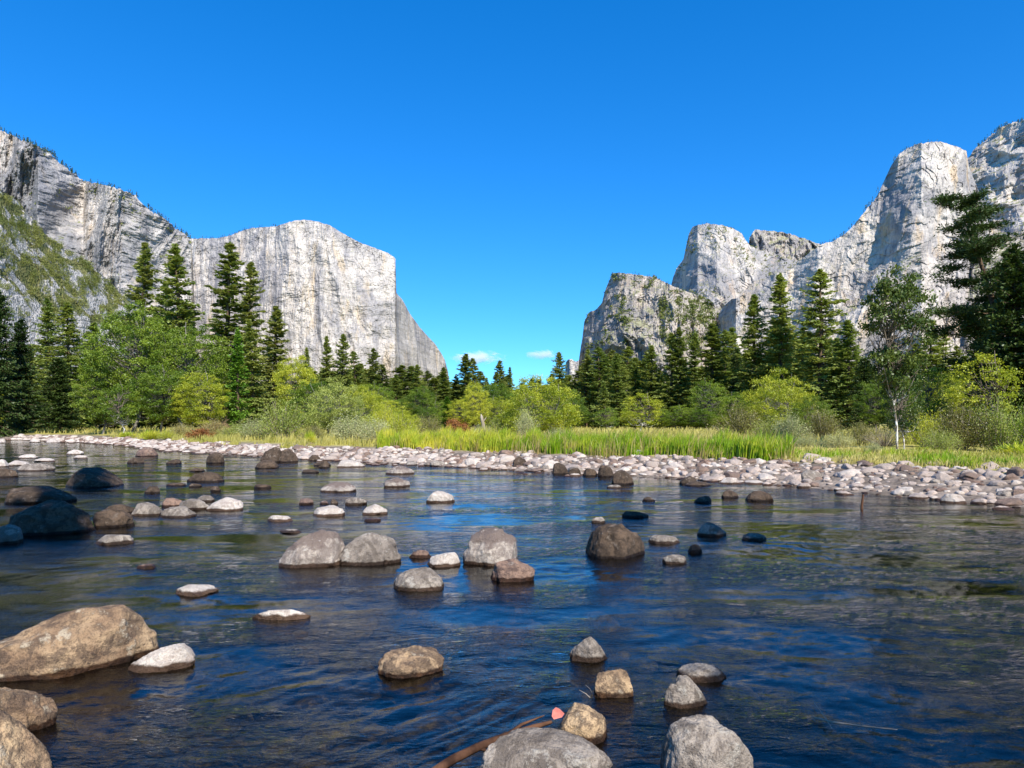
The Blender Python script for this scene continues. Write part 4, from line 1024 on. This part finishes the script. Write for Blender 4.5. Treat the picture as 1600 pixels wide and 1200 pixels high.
SB = [
 ('shrub0', 442, 626, 66, 46, 'willow', 'round grey-green willow bush above the black boulders'),
 ('shrub1', 400, 655, 68, 34, 'pale', 'pale bush beside the round grey-green willow bush'),
 ('shrub2', 368, 662, 72, 32, 'willow', 'soft green bush in the tan thicket'),
 ('shrub3', 330, 656, 76, 32, 'tan', 'tan bush in the middle of the tan thicket'),
 ('fern', 312, 672, 70, 22, 'rust', 'rust-red patch of bush in the tan thicket'),
 ('shrub1', 285, 662, 80, 26, 'tan', 'tan and yellow bush beside the cobble point grass'),
 ('sedge', 235, 674, 80, 18, None, 'bright tuft of grass on the cobble point'),
 ('sedge', 200, 676, 86, 14, None, 'lime tuft of grass below the sparse pale-stemmed tree'),
 ('shrub2', 262, 672, 78, 20, 'yellow', 'low yellow bush at the start of the tan thicket'),
 ('shrub3', 488, 664, 60, 24, 'olive', 'dull olive bush under the bare willow branches'),
 ('sedge', 485, 676, 54, 10, None, 'single lime tuft below the big rounded willow'),
 ('shrub0', 548, 650, 56, 40, 'pale', 'large pale grey willow bush before the rounded willow'),
 ('shrub1', 585, 655, 55, 34, 'pale', 'second pale willow bush next to the sedge'),
 ('shrub2', 625, 645, 62, 38, 'yellow', 'yellow-green bush above the start of the sedge'),
 ('shrub3', 600, 632, 74, 30, 'yellow', 'taller yellow bush behind the pale willow bushes'),
 ('shrub0', 668, 650, 70, 30, 'olive', 'brownish bush beside the rust ferns'),
 ('fern', 708, 658, 66, 20, 'rust', 'bright rust-orange fern clump above the sedge'),
 ('fern', 724, 664, 66, 14, 'rust', 'smaller rust fern clump touching the bright one'),
 ('shrub1', 752, 664, 60, 22, 'pale', 'small blue-grey bush beside the broken stump'),
 ('shrub2', 785, 646, 62, 30, 'willow', 'green bush between the stump and the big willow'),
 ('shrub3', 822, 640, 54, 22, 'pale', 'thin pale bush in front of the big willow'),
 ('shrub0', 872, 668, 50, 24, 'pale', 'pale blue-green bush in the sedge below the big willow'),
 ('shrub2', 790, 684, 43, 20, 'yellow', 'low golden bush at the end of the bright sedge'),
 ('shrub1', 1155, 634, 62, 44, 'olive', 'rounded olive-brown bush at the meadow side'),
 ('shrub2', 1200, 655, 52, 32, 'willow', 'grey-green bush before the brilliant willow'),
 ('shrub3', 1232, 648, 50, 36, 'pale', 'tall pale grey bush above the cobbles'),
 ('shrub0', 1285, 640, 52, 36, 'olive', 'dark brown shaded bush behind the pale bushes'),
 ('shrub1', 1262, 680, 43, 26, 'pale', 'low pale bush spilling onto the cobbles'),
 ('shrub2', 1312, 676, 42, 30, 'pale', 'low silvery bush before the dark brown one'),
 ('shrub3', 1345, 660, 46, 30, 'olive', 'yellow-brown bush behind the white-trunked tree'),
 ('twigs', 1382, 664, 44, 44, None, 'heap of dry grey twigs at the foot of the white trunk'),
 ('shrub0', 1445, 645, 42, 40, 'yellow', 'straggly yellow bush past the white trunk'),
 ('shrub1', 1500, 632, 38, 50, 'olive', 'large straggly olive bush under the alder'),
 ('shrub2', 1560, 625, 37, 48, 'willow', 'large green bush by the picture edge'),
 ('shrub3', 1620, 630, 34, 50, 'broad', 'dense green bush cut by the picture edge'),
 ('shrub0', 1470, 672, 35, 34, 'willow', 'low thin bush beside the bright grass tuft'),
 ('sedge', 1405, 702, 34.5, 20, None, 'bright grass tuft right below the white trunk'.replace('right ', 'directly ')),
 ('sedge', 1450, 698, 35, 22, None, 'bright grass tuft below the straggly yellow bush'),
 ('sedge', 1590, 694, 30.5, 34, None, 'large lime grass tuft at the picture edge'),
 ('sedge', 1205, 690, 38, 26, None, 'dense lime grass tuft at the sedge end'),
 ('shrub1', 1364, 690, 34, 14, 'pale', 'small weedy bush among the cobbles'),
]
for t in SB:
    key, px, top, Y, hw, lf, label = t
    nm, ct = ('fern_clump', 'fern') if key == 'fern' else (('grass_tuft', 'grass tuft') if key == 'sedge' else ('willow_shrub', 'shrub'))
    e = plant(key, px, top, Y, hw, nm, ct if key != 'sedge' else 'shrub', label, GS if key != 'sedge' else 'bright grass tufts on the bank', lf)
    if key == 'sedge': e['category'] = 'grass tuft'
# forest closing the valley behind the named trees
rb = np.random.default_rng(99)
spans = [(-260, 150, 18, 540, 600, 'behind the shaded bank'), (150, 440, 16, 520, 590, 'behind the tallest leafy trees'), (440, 700, 28, 566, 606, 'below the pale cliff'), (700, 900, 26, 580, 615, 'under the low clouds'),
         (900, 1130, 26, 536, 590, 'behind the meadow'), (1130, 1340, 20, 500, 580, 'behind the soaring firs'), (1340, 1860, 26, 500, 600, 'behind the leaning pine')]
fill = {}
for a, b, k, t0, t1, where in spans:
    for i in range(k):
        px = a + (b - a) * (i + rb.uniform(.1, .9)) / k; Y = rb.uniform(185, 260) if a > 400 else rb.uniform(150, 200)
        key = ['fir0', 'fir1', 'fir2', 'fir3', 'pine0', 'pine1'][rb.integers(6)]
        kd = 'pine' if key[:4] == 'pine' else 'fir'
        e = plant(key, px, rb.uniform(t0, t1), Y, rb.uniform(17, 30), kd + '_tree', 'tree', None, None)
        fill.setdefault(f'{"sunlit" if i % 2 else "plain"} {kd} in the forest row {where}'.replace('plain ', 'farther '), []).append((px, e))
ordinal(fill, 'tree', 'rear forest trees')
fb = {}
for a, b, k, t0, t1, where in [(430, 620, 7, 600, 635, 'under the pale cliff'), (560, 900, 20, 585, 632, 'around the tall triple-topped trees'), (900, 1140, 7, 625, 650, 'at the meadow edge'), (1140, 1350, 6, 590, 630, 'below the soaring firs'), (-60, 130, 2, 580, 620, 'over the shaded water'), (1350, 1640, 8, 560, 610, 'around the white-trunked tree')]:
    for i in range(k):
        px = a + (b - a) * (i + rb.uniform(.1, .9)) / k; Y = rb.uniform(105, 145) if a < 1300 else rb.uniform(60, 95)
        c_ = ['broad', 'yellow', 'broad'][rb.integers(3)]
        e = plant('broad%d' % rb.integers(4), px, rb.uniform(t0, t1), Y, rb.uniform(20, 34), 'leafy_tree', 'tree', None, None, c_)
        fb.setdefault(f'{"lime" if c_ == "yellow" else "green"} leafy tree {where}', []).append((px, e))
ordinal(fb, 'tree', 'leafy trees of the second row')
# trees on the camera's own bank; they shade the near water
for j, (x, y, h, r, k, lb) in enumerate([(-3.8, -2, 34, 3.6, 'nearfir', 'slim pine on the near bank behind the viewer'), (-9.3, -3, 33, 4.8, 'nearfir', 'tall pine on the near bank behind the massive dark boulder'), (-15, -4, 34, 5.2, 'nearfir', 'broad pine on the near bank upstream'),
        (12.2, -2.5, 30, 3.6, 'nearfir', 'narrow tall pine on the near bank'), (16, -3, 27, 4.6, 'nearfir', 'shorter pine on the near bank'), (21, -2.5, 22, 4.6, 'nearfir', 'stout pine on the near bank'), (26, -2, 17, 4.4, 'nearfir', 'smallest pine on the near bank'), (7.0, -2.2, 9.5, 2.4, 'broad1', 'small leafy tree on the near bank')]):
    wme, lme, wm, lm, h0, r0 = PROTO[k]
    e = bpy.data.objects.new('leafy_tree' if k[0] == 'b' else 'pine_tree', None); COL.objects.link(e); e.location = (x, y, float(gz(x, y)[0]) - .1)
    e.scale = (r / r0, r / r0, h / h0); e.rotation_euler[2] = j * 1.3
    link('trunk', wme, e); link('crown', lme, e); tag(e, lb, 'tree', 'trees on the near bank')

# ------------------------------------------------------------------ grass
def blades(name, x, y, hgt, wid, mat, lean=.25, seed=0):
    rg = np.random.default_rng(seed); k = len(x)
    z0 = gz(x, y); cl_ = fbm(np.stack([x * .9, y * .9, x * 0], -1), 3, seed + 60); hgt = hgt * np.clip(.85 + .75 * cl_, .3, 1.5)
    az = rg.uniform(0, 6.283, k); wdir = np.stack([np.cos(az), np.sin(az), np.zeros(k)], -1)
    la = rg.uniform(0, 6.283, k); ln = np.abs(rg.normal(size=k)) * lean
    tip = np.stack([np.cos(la) * ln + .12, np.sin(la) * ln, np.ones(k)], -1) * hgt[:, None]
    p0 = np.stack([x, y, z0 - .03], -1); mid_ = p0 + tip * np.array([.32, .32, .6])
    w = wid[:, None] * wdir / 2
    V = np.stack([p0 - w, p0 + w, mid_ + w * .8, mid_ - w * .8, p0 + tip], 1).reshape(-1, 3)
    b = np.arange(k)[:, None] * 5
    o = link(name, new_mesh(name, V, b + np.array([[0, 1, 2, 3]]), b + np.array([[3, 2, 4]]), mat)); tag(o, kind='stuff'); return o

def band(k, pxa, pxb, d0, d1, seed, th=None, s=.25):
    """points at pxa..pxb whose distance behind the waterline is d0..d1"""
    rg = np.random.default_rng(seed); px = rg.uniform(pxa, pxb, k * 6); y = rg.uniform(24, 90, k * 6) ; x = (px - 800) / F * y
    d = shore_d(x, y); m = (d > d0 + .8 * fbm(np.stack([x * .5, y * 0, y * 0], -1), 2, seed)) & (d < d1)
    if th is not None: m &= fbm(np.stack([x * s, y * s, x * 0], -1), 3, seed + 1) > th
    return x[m][:k], y[m][:k]
rg = np.random.default_rng(5)
x, y = band(42000, 590, 800, 4.2, 9, 1); blades('sedge_grass', x, y, rg.uniform(.5, 1.15, len(x)), rg.uniform(.03, .07, len(x)), M['grass'], .22, 1)
x, y = band(9000, 590, 1240, 4.2, 9, 11); blades('dead_grass_stems', x, y, rg.uniform(.5, 1.35, len(x)), rg.uniform(.02, .04, len(x)), M['tan'], .35, 1)
x, y = band(60000, 795, 1235, 4.5, 8.5, 2); blades('bank_sedge_grass', x, y, rg.uniform(.5, 1.1, len(x)), rg.uniform(.03, .06, len(x)), M['grass'], .22, 2)
x, y = band(16000, 1230, 1700, 5.4, 8.5, 3, .05); blades('sparse_sedge_grass', x, y, rg.uniform(.25, .6, len(x)), rg.uniform(.02, .05, len(x)), M['grass'], .3, 3)
x, y = band(26000, 1180, 1720, 5.0, 13, 8); blades('low_meadow_grass', x, y, rg.uniform(.12, .4, len(x)), rg.uniform(.02, .05, len(x)), M['dry'], .5, 8)
x, y = band(12000, 150, 600, 3.2, 6, 4, .0); blades('point_grass', x, y, rg.uniform(.3, .8, len(x)), rg.uniform(.04, .08, len(x)), M['dry'], .3, 4)
k = 70000; py_ = rg.uniform(668, 694, k); my = 1.35 * F / (py_ - HZ) ; my = np.where(my > 190, rg.uniform(60, 190, k), my); mx = (rg.uniform(-50, 1750, k) - 800) / F * my
d = shore_d(mx, my); m = (d > 6.5) & (my > 33); mx, my = mx[m], my[m]
blades('meadow_grass', mx, my, rg.uniform(.35, .85, len(mx)), rg.uniform(.04, .09, len(mx)) * (my / 50), M['dry'], .3, 5)

# ------------------------------------------------------------------ stump, driftwood, leaf and sticks
W = MB()
Ys = 60.; xs_ = (756 - 800) / F * Ys; zs = float(gz(xs_, Ys)[0])
W.tube([(.12, 0, -.1), (.05, 0, .7), (-.08, .05, 1.5), (-.2, .03, 2.1), (-.24, .02, 2.35)], [.22, .17, .15, .13, .02], 8)
W.tube([(-.1, 0, 1.6), (.15, .05, 1.95), (.22, .05, 2.1)], [.07, .05, .015], 5)
tag(link('tree_stump', W.mesh('tree_stump', M['twig'], True), loc=(xs_, Ys, zs)), 'bleached broken tree stump standing at the back of the sedge', 'stump')
def at(px, py, z=0.): 
    Y = (CH - z) * F / (py - HZ); return ((px - 800) / F * Y, Y, z)
W = MB(); p = [at(665, 1215, .03), at(705, 1188, .06), at(745, 1168, .09), at(790, 1150, .10), at(835, 1136, .10), at(862, 1128, .12)]
W.tube(p, [.035, .033, .03, .026, .022, .012], 7); W.tube([p[3], at(815, 1132, .15), at(850, 1118, .13)], [.016, .012, .005], 5); W.tube([p[2], at(770, 1176, .04), at(800, 1172, .01)], [.014, .01, .004], 5)
tag(link('driftwood_branch', W.mesh('driftwood_branch', M['wetwood'], True)), 'wet dark red-brown driftwood branch lodged behind the flat grey boulder', 'branch')
n = N('red_leaf'); lv = n.noise(n.pos(), 30, 3)
M['redleaf'] = n.end(n.bsdf(n.mix(lv, (.50, .10, .10), (.75, .32, .25)), .5))
c0 = np.array(at(871, 1117, .10)); s = .05
Lv = np.array([(-.9, 0, -.2), (-.75, .15, .65), (-.25, .1, 1.15), (.35, 0, .95), (1.1, -.15, .25), (.7, -.1, -.35), (.1, 0, -.55), (-.55, .05, -.75), (0, .18, .15)]) * s
Lv2 = np.concatenate([Lv, Lv + np.array([0, .003, 0])]); T = [(8, i, (i + 1) % 8) for i in range(8)]; T += [(17, 9 + (i + 1) % 8, 9 + i) for i in range(8)]
leafo = link('fallen_leaf', new_mesh('fallen_leaf', Lv2 + c0, None, T, M['redleaf'], True))
tag(leafo, 'pinkish red fallen leaf standing against the yellow egg-shaped rock', 'leaf')
W = MB(); bx0, by0, _z = at(1346, 795); W.tube([(bx0, by0, -.3), (bx0 + .01, by0, .1), (bx0 + .05, by0, .40)], [.04, .035, .025], 6)
tag(link('snag_post', W.mesh('snag_post', M['wetwood'], True)), 'thin dark upright snag sticking out of the open water', 'snag')
W = MB()
for a, b, c_ in [((925, 1083), (915, 1070), .12), ((930, 1082), (934, 1060), .10), ((922, 1090), (905, 1078), .06), ((940, 1088), (948, 1072), .08)]:
    W.tube([at(*a, .0), at((a[0] + b[0]) / 2 + 2, (a[1] + b[1]) / 2, c_ * .5), at(*b, c_)], [.004, .003, .0015], 4)
tag(link('dry_grass_stalks', W.mesh('dry_grass_stalks', M['twig'])), 'few dry grass stalks caught beside the golden-grey faceted rock', 'stalks')
W = MB(); W.tube([at(1268, 1120, .01), at(1300, 1128, .04), at(1345, 1134, .03), at(1402, 1140, .01)], [.006, .009, .007, .003], 5)
W.tube([at(1272, 1098, .02), at(1290, 1122, .05), at(1300, 1138, .0)], [.003, .005, .003], 4)
tag(link('floating_twig', W.mesh('floating_twig', M['twig'])), 'thin pale twig floating on the dark water by itself', 'twig')
